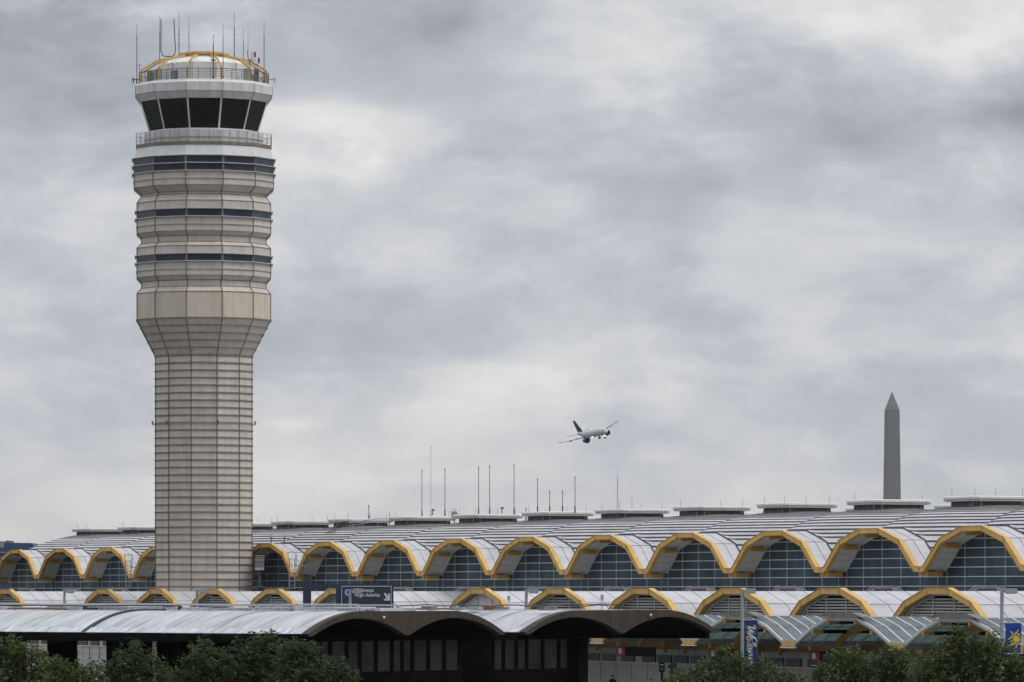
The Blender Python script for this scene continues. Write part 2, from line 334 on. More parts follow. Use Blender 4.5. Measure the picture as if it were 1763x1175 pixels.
def arch_parts():
    # all parts of one bay of the upper front, at bay 0
    res = []
    m = MB(); bandmesh(m, OUT, INN, 0, .24)
    # flange: thin proud lip on top and bottom of the box beam
    lip = [(t, z+.02) for t, z in OUT]; bandmesh(m, lip, [(t, z+.002) for t, z in OUT], -.05, .27)
    lo = [(t, z-.002) for t, z in INN]; bandmesh(m, lo, [(t, z-.015) for t, z in INN], -.05, .25)
    for t, z0, z1 in ((-4.09, 2.96, 3.25), (4.09, 2.96, 3.25), (-1.32, 3.7, 3.97), (1.32, 3.7, 3.97)):
        m.obox(L(t, -.02, (z0+z1)/2), U*.03, VV*.03, Z*(z1-z0)/2)
    m.tube(L(6.85, -.03, 1.42), L(6.85, .0, 1.42), .06, n=8, k=1)
    beam = m.build('arch_beam', ['yellow', 'rust'], term); res.append(beam)
    m = MB()
    top = [(t, z-.03) for t, z in OUT]; bot = [(t, z-.13) for t, z in OUT]
    bandmesh(m, top, bot, .27, 1.75)
    vr = m.build('vault_roof', 'roof', term); res.append(vr)
    s = MB()
    for D in (.95, 1.72):
        for (a, b) in zip(OUT[:-1], OUT[1:]):
            s.hull8([L(a[0], D, a[1]-.05), L(b[0], D, b[1]-.05), L(b[0], D+.035, b[1]-.05), L(a[0], D+.035, a[1]-.05),
                     L(a[0], D, a[1]-.018), L(b[0], D, b[1]-.018), L(b[0], D+.035, b[1]-.018), L(a[0], D+.035, a[1]-.018)])
    for t in (-4.2, -1.37, 1.37, 4.2):
        s.obox(L(t, 1.05, prof(OUT, t)-.028), U*.022, VV*.70, Z*.012)
    s.build('seam', 'seam', vr)
    m = MB(); bandmesh(m, [(t, z-.14) for t, z in OUT], [(t, z-.22) for t, z in OUT], .25, 1.66)
    for t in range(-13, 14):
        tt = t*.5
        if abs(tt) < 6.3: m.obox(L(tt, .95, prof(OUT, tt)-.235), U*.02, VV*.62, Z*.02)
    res.append(m.build('soffit', 'soffit', term))
    for t, z in ((-4.06, 2.82), (4.06, 2.82), (-6.5, 1.11), (6.5, 1.11), (-1.3, 3.58), (1.3, 3.58)):
        m = MB(); m.obox(L(t, .82, z), U*(.13 if abs(t) < 6 else .30), VV*.50, Z*.13)
        for i in range(5): m.obox(L(t, .50+i*.17, z+.145), U*.10, VV*.035, Z*.025)
        res.append(m.build('purlin', 'yellow_dull', term))
    # glazing
    m = MB(); Dg = 1.66
    P = [(t, z-.135) for t, z in OUT]
    pts = [L(-6.85, Dg, -.3), L(6.85, Dg, -.3)] + [L(t, Dg, z) for t, z in reversed(P)]
    m.prism(pts, VV*.04); gl = m.build('glazing', 'glass', term); res.append(gl)
    s = MB()
    for t in (-6.27, -3.9, -1.3, 1.3, 3.9, 6.27):
        zt = prof(P, t)
        s.obox(L(t, Dg-.02, (zt-.3)/2), U*.058, VV*.02, Z*(zt+.3)/2, 0)
    for z in (-.22, .36, .945, 1.53, 2.115, 2.70, 3.28):
        a = -6.85
        if z > P[1][1]:
            for (x0, z0), (x1, z1) in zip(P[1:4], P[2:5]):
                if z0 <= z <= z1 and z1 > z0: a = x0+(x1-x0)*(z-z0)/(z1-z0)
        s.obox(L(0, Dg-.055, z), U*abs(a), VV*.015, Z*.026, 1)
    s.build('glazing_bar', ['mullion', 'mullion_light'], gl)
    # edge beam following the soffit against the glass
    s = MB(); bandmesh(s, [(t, z-.225) for t, z in OUT], [(t, z-.32) for t, z in OUT], 1.50, 1.64); s.build('edge_trim', 'soffit', gl)
    # small ridge hood at the foot of the glazing
    m = MB()
    a = [(-2.75, -.05), (-2.2, .02), (-1.35, .36), (1.35, .36), (2.2, .02), (2.75, -.05)]
    m.prism([L(t, 1.05, z-.02) for t, z in a], VV*.45)
    m.obox(L(0, 1.02, .15), U*1.2, VV*.02, Z*.05, 1); m.obox(L(0, 1.0, .36), U*1.45, VV*.1, Z*.03)
    for sg in (-1, 1): m.obox(L(sg*1.8, 1.0, .19), U*.55+Z*(-sg*.21), VV*.06, Z*.03)
    res.append(m.build('ridge_hood', ['louvre', 'dark_metal'], term))
    return res
tmpl = arch_parts()
bays = list(range(0, 17))
for o in tmpl: o.location = bayloc(0)
for n in bays[1:]:
    for o in tmpl: dup(o, term, bayloc(n))

# ribbed domed roof: shingle courses that follow level lines
D0R, DCR = 1.75, 8.47
def ridge(t): return 5.18 + .34*(1-(2*abs(t)/B)**2)
def Dof(t, z):
    a = prof(OUT, t)-.04; r = ridge(t); wv = max(0, min(1, (z-a)/(r-a)))
    return D0R + (DCR-D0R)*(1-(1-wv)**(1/2.15))
levels = [1.5]
while levels[-1] < 5.6:
    zl = levels[-1]; levels.append(zl + (.40 if zl < 3.3 else .26 if zl < 4.2 else .20 if zl < 4.8 else .15 if zl < 5.15 else .09))
NT = 28; ts = [-B/2 + B*i/NT for i in range(NT+1)]
def dome(side):
    m = MB()
    def pt(t, z, dz=0):
        a = prof(OUT, t)-.04; r = ridge(t); zz = max(a, min(r, z)); D = Dof(t, zz)
        if side < 0: D = 2*DCR - D
        return L(t, D, zz+dz), a < z < r
    for k in range(len(levels)-1):
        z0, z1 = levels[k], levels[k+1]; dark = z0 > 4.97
        for i in range(NT):
            t0, t1 = ts[i], ts[i+1]
            A, _ = pt(t0, z0); Bp, _ = pt(t1, z0); C, _ = pt(t1, z1); Dp, _ = pt(t0, z1)
            if (C-Bp).length < 1e-4 and (Dp-A).length < 1e-4: continue
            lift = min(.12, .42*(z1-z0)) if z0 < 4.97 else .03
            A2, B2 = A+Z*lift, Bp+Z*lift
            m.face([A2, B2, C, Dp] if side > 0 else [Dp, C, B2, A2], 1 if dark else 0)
            m.face([A, Bp, B2, A2] if side > 0 else [A2, B2, Bp, A], 2)  # dark riser: shade of the gap under each course, put into the colour
    # crown fill
    return m
for side in (1, -1):
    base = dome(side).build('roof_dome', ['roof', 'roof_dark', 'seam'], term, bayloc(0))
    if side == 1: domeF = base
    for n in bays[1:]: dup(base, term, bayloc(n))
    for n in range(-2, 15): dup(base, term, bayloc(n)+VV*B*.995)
# valley gutters between the domes
gm = MB(); prev = None
for i in range(25):
    z = 1.6+i*.15; z = min(z, ridge(B/2)); D = Dof(B/2, z); p = L(B/2, D, z+.03)
    if prev is not None: gm.tube(prev, p, .08, n=5)
    prev = p
gut = gm.build('valley_gutter', 'seam', term, bayloc(0))
for n in bays[1:]: dup(gut, term, bayloc(n))
# cupolas
def oct_(r, z, ch=.22):
    a = r*(1-ch); return [L(x*1.0, DCR+y, z) for x, y in ((-a, -r), (a, -r), (r, -a), (r, a), (a, r), (-a, r), (-r, a), (-r, -a))]
m = MB()
def ring(m, r0, z0, r1, z1, k):
    a, b = oct_(r0, z0), oct_(r1, z1)
    for i in range(8): m.face([a[i], a[(i+1) % 8], b[(i+1) % 8], b[i]], k)
ring(m, 1.80, 5.30, 1.80, 5.72, 1)
ring(m, 1.80, 5.72, 2.20, 5.74, 1); ring(m, 2.20, 5.74, 2.20, 5.88, 2); ring(m, 2.20, 5.88, 2.26, 5.90, 0); ring(m, 2.26, 5.90, 2.26, 6.03, 0); ring(m, 2.26, 6.03, 2.12, 6.07, 0)
m.face(oct_(2.12, 6.07), 0)
for i in range(8):
    p = oct_(1.82, 5.5)[i]; m.tube(p-Z*.18, p+Z*.2, .05, n=5, k=2)
m.face(oct_(1.80, 5.3), 1)
cup = m.build('cupola', ['vent_white', 'vent_dark', 'louvre'], term, bayloc(0))
for n in bays[1:]: dup(cup, term, bayloc(n))
for n in range(-2, 15): dup(cup, term, bayloc(n)+VV*B)
m = MB(); m.tube(L(0, 0, 6.05), L(0, 0, 6.62), .014, .008, n=5); rod = m.build('lightning_rod', 'dark_metal', term, bayloc(0)+VV*(DCR-1.9)+U*1.6)
first = True
for n in bays:
    for k in ((-1.7, 1.5), (1.6, -1.9), (1.7, 1.5), (-1.7, -1.6))[(0 if n % 2 else 1):]:
        if first: first = False; continue
        dup(rod, term, bayloc(n)+VV*(DCR+k[0])+U*k[1])

# body of the upper hall behind the glass, and the far sides
m = MB()
for D in (2.2, 2*B+1.0):
    pass
m.hull8([T(-.5, 1.8, 0)-ROOT-Z*CH, T(16.5, 1.8, 0)-ROOT-Z*CH, T(16.5, 28.5, 0)-ROOT-Z*CH, T(-.5, 28.5, 0)-ROOT-Z*CH,
         T(-.5, 1.8, 1.2)-ROOT, T(16.5, 1.8, 1.2)-ROOT, T(16.5, 28.5, 1.2)-ROOT, T(-.5, 28.5, 1.2)-ROOT])
m.build('hall_wall', 'wall_panel', term)

# lower row of arched vaults
LO = [(-6.85, -2.35), (-4.15, -.56), (-1.36, .22), (1.36, .22), (4.15, -.56), (6.85, -2.35)]
LI = [(-6.5, -2.45), (-3.98, -.88), (-1.26, -.13), (1.26, -.13), (3.98, -.88), (6.5, -2.45)]
DL = -9.55
def lower_parts():
    res = []
    m = MB(); bandmesh(m, LO, LI, DL, DL+.30)
    bandmesh(m, [(t, z+.03) for t, z in LO], [(t, z+.002) for t, z in LO], DL-.04, DL+.34)
    for t, z in ((-1.3, 0.0), (1.3, 0.0), (-4.03, -.74), (4.03, -.74)): m.obox(L(t, DL-.02, z), U*.03, VV*.03, Z*.19)
    res.append(m.build('lower_arch_beam', 'yellow', term))
    m = MB(); bandmesh(m, [(t, z-.16) for t, z in LO], [(t, z-.28) for t, z in LO], DL+.34, 1.55)
    vr = m.build('lower_vault_roof', 'roof', term); res.append(vr)
    s = MB()
    for i in range(1, 9):
        D = DL+.45+i*1.27
        for (a, b) in zip(LO[:-1], LO[1:]):
            s.hull8([L(a[0], D, a[1]-.18), L(b[0], D, b[1]-.18), L(b[0], D+.035, b[1]-.18), L(a[0], D+.035, a[1]-.18),
                     L(a[0], D, a[1]-.148), L(b[0], D, b[1]-.148), L(b[0], D+.035, b[1]-.148), L(a[0], D+.035, a[1]-.148)])
    for t in (-4.15, 4.15, 1.36, -1.36): s.obox(L(t, DL/2+.6, prof(LO, t)-.155), U*.02, VV*(-DL/2+.1), Z*.012)
    s.build('seam', 'seam', vr)
    m = MB()
    m.prism([L(t, DL+.62, z) for t, z in reversed(LI)], VV*.05, 1)
    z = -2.4
    while z < -.25:
        a = 6.35
        for (x0, z0), (x1, z1) in zip(LI[:2], LI[1:3]):
            if z0 <= z <= z1: a = -(x0+(x1-x0)*(z-z0)/(z1-z0))
        m.obox(L(0, DL+.50, z), U*(a-.05), VV*.02+Z*.02, Z*.032-VV*.012, 0); z += .18
    for t in (-5.2, -3.9, -1.3, 1.3, 3.9, 5.2):
        zt = prof(LI, t); m.obox(L(t, DL+.44, (zt-2.45)/2), U*.04, VV*.03, Z*(zt+2.45)/2, 0)
    rim = [(t, z) for t, z in LI]; bandmesh(m, rim, [(t*.985, z-.09) for t, z in LI], DL+.40, DL+.5, 0)
    lv = m.build('louvre_screen', ['louvre', 'black'], term); res.append(lv)
    return res
lt = lower_parts()
lows = [2, 4, 5, 6, 7, 8, 10, 11, 12, 13, 14, 15]
for o in lt: o.location = bayloc(lows[0])
plain = None
for n in lows[1:]:
    for o in lt:
        if n == 10 and o.name.startswith('louvre_screen'): continue
        dup(o, term, bayloc(n))
for n in (9, 16, 3):      # bays without an arch: the vault starts further back
    m = MB(); bandmesh(m, [(t, z-.16) for t, z in LO], [(t, z-.28) for t, z in LO], 0.2, 1.05)
    m.build('lower_vault_roof', 'roof', term, bayloc(n))
m = MB(); m.prism([L(t, DL+.60, z) for t, z in reversed(LI)], VV*.06, 0)     # the one bay closed with plain panels
for t in (-3.9, -1.3, 1.3, 3.9):
    zt = prof(LI, t); m.obox(L(t, DL+.585, (zt-2.45)/2), U*.025, VV*.01, Z*(zt+2.45)/2, 1)
tag(m.build('panel_screen', ['white_metal', 'seam'], term, bayloc(10)), 'pale flat panels closing one lower arch')
m = MB()   # flat gutter roof under the lower valleys
m.hull8([T(1.5, DL+.7, -2.6)-ROOT, T(17, DL+.7, -2.6)-ROOT, T(17, 1.4, -2.6)-ROOT, T(1.5, 1.4, -2.6)-ROOT,
         T(1.5, DL+.7, -2.4)-ROOT, T(17, DL+.7, -2.4)-ROOT, T(17, 1.4, -2.4)-ROOT, T(1.5, 1.4, -2.4)-ROOT]); m.build('valley_roof', 'roof', term)

# lower front wall: grey panels, dark clerestory strip, doors
DW = DL-.1
m = MB(); m.k = 0
a_, b_ = T(-1, DW, 0), T(18, DW, 0)
def wq(n0, n1, D, z0, z1, k, mb, th=.06):
    c = (T(n0, D, (z0+z1)/2)+T(n1, D, (z0+z1)/2))/2 - ROOT
    mb.obox(c, U*(n1-n0)*B/2, VV*th/2, Z*(z1-z0)/2, k)
wq(-1, 18, DW+.3, -CH, -2.42, 0, m, .5)
wall = m.build('front_wall', 'wall_panel', term)
j = MB()
for i in range(-5, 90):
    n = (i*2.467)/B+.02; wq(n, n+.006, DW+.02, -CH, -2.5, 0, j, .06)
for z in (-2.85, -3.45, -3.98, -5.17, -5.77, -6.40): wq(-1, 18, DW+.022, z, z+.04, 0, j, .05)
wq(-1, 18, DW-.0, -4.60, -4.54, 1, j, .12)
j.build('panel_joint', ['louvre', 'mullion_light'], wall)
for n in range(2, 18):
    for off, wd in ((.04, .15), (.22, .15), (.40, .15), (.58, .15), (.80, .15)):
        m = MB(); wq(0, wd, DW+.0, -4.54, -4.03, 0, m, .1); o = m.build('clerestory_window', 'dark_window', term)
        o.location = U*((n+off)*B)
        for v in m.v: pass
        break_ = None
# glass entrance canopies
CF = [(-5.95, -2.84), (-3.8, -1.98), (-1.75, -1.46), (1.75, -1.46), (3.8, -1.98), (5.95, -2.84)]
DC0, DC1 = -15.6, -9.72
def canopy_parts():
    res = []
    m = MB(); bandmesh(m, CF, [(t, z-.03) for t, z in CF], DC0, DC1); gp = m.build('canopy_glass', 'canopy_glass', term); res.append(gp)
    s = MB()
    nD = 7
    for i in range(nD+1):
        D = DC0+(DC1-DC0)*i/nD
        for (a, b) in zip(CF[:-1], CF[1:]):
            s.hull8([L(a[0], D-.035, a[1]-.10), L(b[0], D-.035, b[1]-.10), L(b[0], D+.035, b[1]-.10), L(a[0], D+.035, a[1]-.10),
                     L(a[0], D-.035, a[1]+.05), L(b[0], D-.035, b[1]+.05), L(b[0], D+.035, b[1]+.05), L(a[0], D+.035, a[1]+.05)], 0)
    for t, z in CF: s.obox(L(t, (DC0+DC1)/2, z+.01), U*.04, VV*(DC1-DC0)/2, Z*.035, 1)
    s.build('glazing_bar', ['mullion_light', 'gray_metal'], gp)
    s = MB(); bandmesh(s, [(t, z-.06) for t, z in CF], [(t, z-.2) for t, z in CF], DC0-.02, DC0+.10); s.build('edge_frame', 'gray_metal', gp)
    # curved yellow ribs
    for D in (DC0+2.1, DC1-.6):
        m = MB(); pts = []
        for i in range(17):
            a = pi*i/16; pts.append((cos(a)*5.4, -3.65+sin(a)*1.72))
        for (x0, z0), (x1, z1) in zip(pts[:-1], pts[1:]):
            m.hull8([L(x0, D, z0-.2), L(x1, D, z1-.2), L(x1, D+.22, z1-.2), L(x0, D+.22, z0-.2), L(x0, D, z0+.16), L(x1, D, z1+.16), L(x1, D+.22, z1+.16), L(x0, D+.22, z0+.16)])
        res.append(m.build('canopy_rib', 'yellow_dull', term))
    for t, z in ((-3.7, -2.28), (-1.7, -1.72), (1.7, -1.72), (3.7, -2.28)):
        m = MB(); m.obox(L(t, (DC0+DC1)/2+.2, z), U*.09, VV*((DC1-DC0)/2-.3), Z*.11, 1); m.obox(L(t, DC0+.25, z), U*.1, VV*.35, Z*.115, 0)
        res.append(m.build('purlin', ['yellow_dull', 'black'], term))
    m = MB(); m.obox(L(6.85, (DC0+DC1)/2, -3.0), U*.85, VV*(DC1-DC0)/2, Z*.13, 1)
    m.obox(L(6.85, DC0-.03, -3.0), U*.9, VV*.04, Z*.15, 0); m.obox(L(6.85, DC0-.05, -3.22), U*.95, VV*.08, Z*.04, 2)
    res.append(m.build('canopy_gutter', ['yellow', 'gray_metal', 'white_metal'], term))
    m = MB(); m.obox(L(0, DC1-.15, -3.35), U*6.85, VV*.12, Z*.28); res.append(m.build('wall_beam', 'brown_beam', term))
    m = MB()
    a = [(-2.9, -1.40), (-1.7, -1.17), (1.7, -1.17), (2.9, -1.40)]
    m.prism([L(t, DC0-.25, z) for t, z in a], VV*.6); res.append(m.build('ridge_hood', 'vent_dark', term))
    # hanging door sign with the letter B on red
    m = MB(); m.obox(L(-3.9, DC0+1.3, -3.72), U*2.9, VV*.06, Z*.29); sg = m.build('door_sign', 'black', term); res.append(sg)
    m = MB(); m.obox(L(-6.05, DC0+1.23, -3.72), U*.66, VV*.02, Z*.265); rs = m.build('sign_panel', 'sign_red', sg)
    return res
MATROT = Matrix((( U.x, 0, -VV.x, 0), (U.y, 0, -VV.y, 0), (0, 1, 0, 0), (0, 0, 0, 1)))   # text plane facing the road
def text(body, size, name, m, parent=None, loc=(0, 0, 0), rot=None, shear=0, bold=0.0, sx=1.0, align='CENTER', depth=.01, spacing=1.0):
    c = bpy.data.curves.new(name, 'FONT'); c.body = body; c.size = size; c.shear = shear; c.offset = bold; c.extrude = depth
    c.align_x = align; c.align_y = 'CENTER'; c.space_character = spacing
    t = bpy.data.objects.new(name, c); COL.objects.link(t)
    dg = bpy.context.evaluated_depsgraph_get(); me = bpy.data.meshes.new_from_object(t.evaluated_get(dg))
    bpy.data.objects.remove(t); me.materials.clear(); me.materials.append(MATS[m])
    R = (rot or Matrix.Identity(4)) @ Matrix.Diagonal((sx, 1, 1, 1)); me.transform(R)
    o = bpy.data.objects.new(name, me); COL.objects.link(o); o.parent = parent; o.location = loc
    return o
ct = canopy_parts()
sgn = [o for o in ct if o.name.startswith('door_sign')][0]
text('B', .46, 'letter', 'sign_white', sgn, L(-6.05, DC0+1.19, -3.72), MATROT, bold=.012, sx=1.9)
for o in ct: o.location = bayloc(5)
for n in range(6, 19):
    for o in ct: dup(o, term, bayloc(n))

# ------------------------------------------------------------------ control tower
TY = 425.6; TS = F/TY
TC = Vector(((350.8-CX)*TY/F, TY, 0))
tower = thing('control_tower', TC, 'tall beige control tower with twelve-sided shaft, banded head and dark slanted cab windows', 'control tower')
AZ = [radians(-71+30*i) for i in range(12)]        # measured clockwise-right from the camera direction
def dv(i, r, z):                                    # vertex i at circumradius r
    a = AZ[i % 12]; return Vector((sin(a)*r, -cos(a)*r, z))
def zt(py): return CH + (HY-py)/TS
def R(px): return px/TS/.985
class Tm(MB):
    def ringband(s, r0, z0, r1, z1, k=None, n0=0, n1=12):
        for i in range(n0, n1): s.face([dv(i, r0, z0), dv(i+1, r0, z0), dv(i+1, r1, z1), dv(i, r1, z1)], k)
    def slab(s, r0, r1, z0, z1, k=None):            # annular slab
        s.ringband(r1, z0, r1, z1, k); s.ringband(r0, z0, r1, z0, k); s.ringband(r1, z1, r0, z1, k); s.ringband(r0, z1, r0, z0, k)
    def disc(s, r, z, k=None): s.face([dv(i, r, z) for i in range(12)], k)
RS = R(84)
m = Tm()
for y in [615+12.75*i for i in range(0, 38)]: m.ringband(RS, max(0, zt(y+12.75)), RS, zt(y))
shaft = m.build('shaft', 'panel', tower)
m = Tm()
ys = [615+12.75*i for i in range(0, 38)]
for y in ys:
    z = zt(y); m.slab(RS-.02, RS+.12, z-.035, z+.035)
for i in range(12): 
    a, b = dv(i, RS+.005, .0), dv(i, RS+.005, zt(615)); m.tube(a, b, .06, n=5)
m.build('panel_rib', 'rib', shaft)
m = Tm(); RF = R(116.5)

for q in range(5): m.ringband(RS+(RF-RS)*q/5, zt(615-62*q/5), RS+(RF-RS)*(q+1)/5, zt(615-62*(q+1)/5))
fl = m.build('flared_neck', 'panel', tower)
m = Tm()
for q in range(0, 6):
    f = q/5; r = RS+(RF-RS)*f; z = zt(615+(553-615)*f); m.slab(r-.05, r+.10, z-.035, z+.035)
for i in range(12): m.tube(dv(i, RS, zt(615)), dv(i, RF, zt(553)), .055, n=5)
m.build('panel_rib', 'rib', fl)
# head profile (pixel row, half width, zone)
RN, RB = R(108.5), R(121.4)
HP = [(553, RF), (508, RF), (499, RN), (488.5, RN), (480.5, RF), (430, RF), (423, RN), (412.5, RN), (405, RF), (353, RF), (342, RN), (338, RN), (327, RB), (277, RB), (269, RB-.10), (257, RB-.25)]
m = Tm()
for q in range(len(HP)-1):
    (y0, r0), (y1, r1) = HP[q], HP[q+1]
    m.ringband(r0, zt(y0), r1, zt(y1), 1 if q == 0 else (2 if q >= 13 else 0))
m.disc(RB-.25, zt(257), 2)
head = m.build('head_cladding', ['panel', 'panel_plain', 'white_metal'], tower)
m = Tm()
for q in range(len(HP)-3):
    (y0, r0), (y1, r1) = HP[q], HP[q+1]
    for i in range(12): m.tube(dv(i, r0, zt(y0)), dv(i, r1, zt(y1)), .06, n=5)
    m.slab(r1-.04, r1+.04, zt(y1)-.025, zt(y1)+.025)
m.slab(RF-.05, RF+.09, zt(553)-.05, zt(553)+.05)
m.build('corner_rib', 'rib', head)
for rr, yy in ((RB, (277, 290, 303, 315.5)), (RF, (367, 380.5, 393)), (RF, (443.5, 456.5, 469.5))):
    for k, y in enumerate(yy):
        m = Tm(); last = k == len(yy)-1
        e = .10 if last else .22; m.slab(rr-.02, rr+e, zt(y)-.03, zt(y)+.03)
        if not last:
            for i in range(12): m.tube(dv(i, rr, zt(y)-.22), dv(i, rr+e, zt(y)), .025, n=4)
        m.build('sunshade_ledge', 'louvre', tower)
def winpanels(name, r, y0, y1, rtop=None, m_='band_glass', ins=.10):
    rtop = rtop or r; first = None
    for i in range(12):
        mm = Tm(); f = ins/2
        a, b, c, d = dv(i, r+.02, zt(y1)), dv(i+1, r+.02, zt(y1)), dv(i+1, rtop+.02, zt(y0)), dv(i, rtop+.02, zt(y0))
        A, Bq, C, Dd = a.lerp(b, .03), a.lerp(b, .97), d.lerp(c, .97), d.lerp(c, .03)
        nrm = (Bq-A).cross(Dd-A).normalized()
        if nrm.dot(A) < 0 : nrm = -nrm
        mm.hull8([A, Bq, Bq-nrm*.05, A-nrm*.05, Dd, C, C-nrm*.05, Dd-nrm*.05])
        mm.build(name, m_, tower)
winpanels('window', RB, 278, 289.7); winpanels('window', RB, 291, 302.7)
winpanels('window', RF, 368.3, 380.2); winpanels('window', RF, 444.8, 456.3)
# balcony
m = Tm(); RD = R(119.5)
m.slab(R(95), RD-.05, zt(258), zt(253)); m.ringband(RB-.6, zt(262), RD-.1, zt(258)); m.build('balcony_deck', 'rib', tower)
m = Tm(); m.ringband(R(103), zt(254), R(103), zt(233)); m.ringband(R(103), zt(233), R(93), zt(229))
for i in range(12):
    for q in (0, .33, .66): 
        p = dv(i, R(103)+.01, zt(254)).lerp(dv(i+1, R(103)+.01, zt(254)), q); m.tube(p, p+Z*(zt(233)-zt(254)), .02, n=4, k=1)
m.slab(R(103)-.02, R(103)+.05, zt(245), zt(244), 1)
m.build('parapet', ['white_dirty', 'rib'], tower)
def railing(name, r, y0, y1, nrail, mk, post=.028, per=4):
    mm = Tm(); z0, z1 = zt(y0), zt(y1)
    for q in range(nrail):
        z = z0+(z1-z0)*(q+1)/nrail
        for i in range(12): mm.tube(dv(i, r, z), dv(i+1, r, z), .034 if q == nrail-1 else .020, n=4)
    for i in range(12):
        for j in range(per):
            p = dv(i, r, z0).lerp(dv(i+1, r, z0), j/per); mm.tube(p, p+Z*(z1-z0), post, n=4)
    return mm.build(name, mk, tower)
railing('balcony_railing', RD-.06, 253, 234, 6, 'galv')
# cab
RG0, RG1 = R(93), R(109)
m = Tm(); m.ringband(RG0-.15, zt(230), RG1-.15, zt(176), 0); m.disc(RG0, zt(229.5), 0); m.build('cab_core', 'black', tower)
winpanels('cab_window', RG0, 178.5, 229, RG1, 'cab_glass')
for i in range(12):
    mm = Tm(); mm.tube(dv(i, RG0+.03, zt(229)), dv(i, RG1+.03, zt(177)), .085, n=6); mm.build('cab_mullion', 'white_dirty', tower)
m = Tm(); m.slab(RG0-.1, RG0+.08, zt(231), zt(228)); m.build('cab_sill', 'white_metal', tower)
RR = R(119.6)
m = Tm()
m.ringband(RG1-.3, zt(176), R(111), zt(179), 0); m.ringband(R(111), zt(179), RR, zt(167), 0); m.ringband(RR, zt(167), RR, zt(152), 0)
m.ringband(RR, zt(152), RR-.28, zt(149), 1); m.ringband(RR-.28, zt(149), RR-.42, zt(146.5), 1); m.disc(RR-.42, zt(146.5), 1)
ring_ = m.build('cab_roof', ['white_dirty', 'white_metal'], tower)
m = Tm()
for i in range(12):
    m.tube(dv(i, R(111), zt(179)), dv(i, RR, zt(167)), .03, n=4); m.tube(dv(i, RR, zt(167)), dv(i, RR, zt(152)), .03, n=4)
m.slab(RR-.03, RR+.015, zt(167)-.015, zt(167)+.015); m.build('roof_joint', 'rib', ring_)
# roof plant drum, yellow ribs and crown ring
zr = zt(146.5)
m = Tm(); 
m.ringband(R(77), zr, R(77), zt(114), 0); m.ringband(R(77), zt(114), R(70), zt(109.5), 0); m.ringband(R(70), zt(109.5), R(42), zt(101), 0); m.ringband(R(42), zt(101), R(38), zt(95), 0); m.disc(R(38), zt(95), 0)
for i in range(12): m.tube(dv(i, R(77)+.01, zr), dv(i, R(77)+.01, zt(114)), .02, n=4, k=1)
drum = m.build('roof_drum', ['vent_white', 'rib'], tower)
m = Tm(); m.slab(R(30), R(45), zt(97), zt(94)); m.slab(R(30), R(38), zt(94), zt(92.5)); m.build('crown_ring', 'yellow', tower)
for i in range(12):
    mm = Tm(); rp = R(109)
    a = AZ[i]+radians(0); rad = Vector((sin(a), -cos(a), 0)); tan = Vector((cos(a), sin(a), 0))
    p0, p1, p2, p3 = rad*rp+Z*zr, rad*rp+Z*zt(125), rad*R(81)+Z*zt(107.5), rad*R(40)+Z*zt(98)
    for A, Bq in ((p0, p1), (p1, p2), (p2, p3)):
        d = (Bq-A); n_ = d.normalized().cross(tan); mm.obox((A+Bq)/2, tan*.05, n_*.075, d/2)
    mm.build('roof_rib', 'yellow', tower)
railing('roof_railing', R(113), 146.5, 129, 6, 'dark_metal', per=3)
for i in (1, 4, 6, 9, 10, 11, 0, 5):
    mm = Tm(); p = dv(i, R(92), zr).lerp(dv(i+1, R(92), zr), random.uniform(.2, .7))
    hgt = random.uniform(.7, 1.4); mm.box(p+Z*hgt/2, (random.uniform(.3, .7), .4, hgt)); mm.build('equipment_box', 'vent_dark' if i % 2 else 'gray_metal', tower)
# red lamps on the shaft and the crown
for i, (dx, y) in enumerate(((0, 733), (2, 733), (4, 733), (5, 733))):
    vi = {0: 0, 2: 1, 4: 4, 5: 5}[dx]
for vi in (0, 1, 3, 5):
    mm = Tm(); p = dv(vi, RS, zt(733)); e = dv(vi, RS+.28, zt(733)); mm.tube(p, e, .03, n=5, k=0); mm.tube(e, e+Z*.16, .035, n=5, k=0); mm.ball(e+Z*.22, .09, 1, sc=(1, 1, 1.3)); mm.build('obstruction_light', ['dark_metal', 'rib'], tower)
m = Tm(); m.slab(RS+.22, RS+.25, zt(731)-.01, zt(731)+.01); m.build('light_rail', 'galv', tower)

# antennas standing on the tower roof (tile pixels of the close-up give their foot, top and offset)
def tx(t): return 200+t/4.52
def ty_(t): return 20+t/4.52
AN = [(162, 100, 470, 'thin grey whip antenna at the far left edge of the tower roof', .022, -1),
      (340, 48, 400, 'dark whip antenna just left of the U-shaped pair on the tower roof', .022, 2.5),
      (490, 12, 335, 'tall banded whip antenna rising beside the left end of the yellow crown ring', .024, 1.5),
      (567, 32, 300, 'slim banded whip antenna rising behind the yellow crown ring, left of its middle', .018, 3.5),
      (757, 190, 515, 'short dark antenna pole with a round plate in front of the drum', .03, -4.2),
      (833, 98, 440, 'plain dark whip antenna near the right end of the yellow crown ring', .02, -4),
      (920, 8, 355, 'tallest banded whip antenna right of the yellow crown ring', .024, 1.5),
      (990, 135, 375, 'medium whip antenna with a thin tip beside the forked antenna', .018, 2),
      (1028, 95, 330, 'faint hair-thin whip antenna over the forked antenna', .008, 3),
      (1152, 85, 462, 'lone grey whip antenna at the far right edge of the tower roof', .022, -.5)]
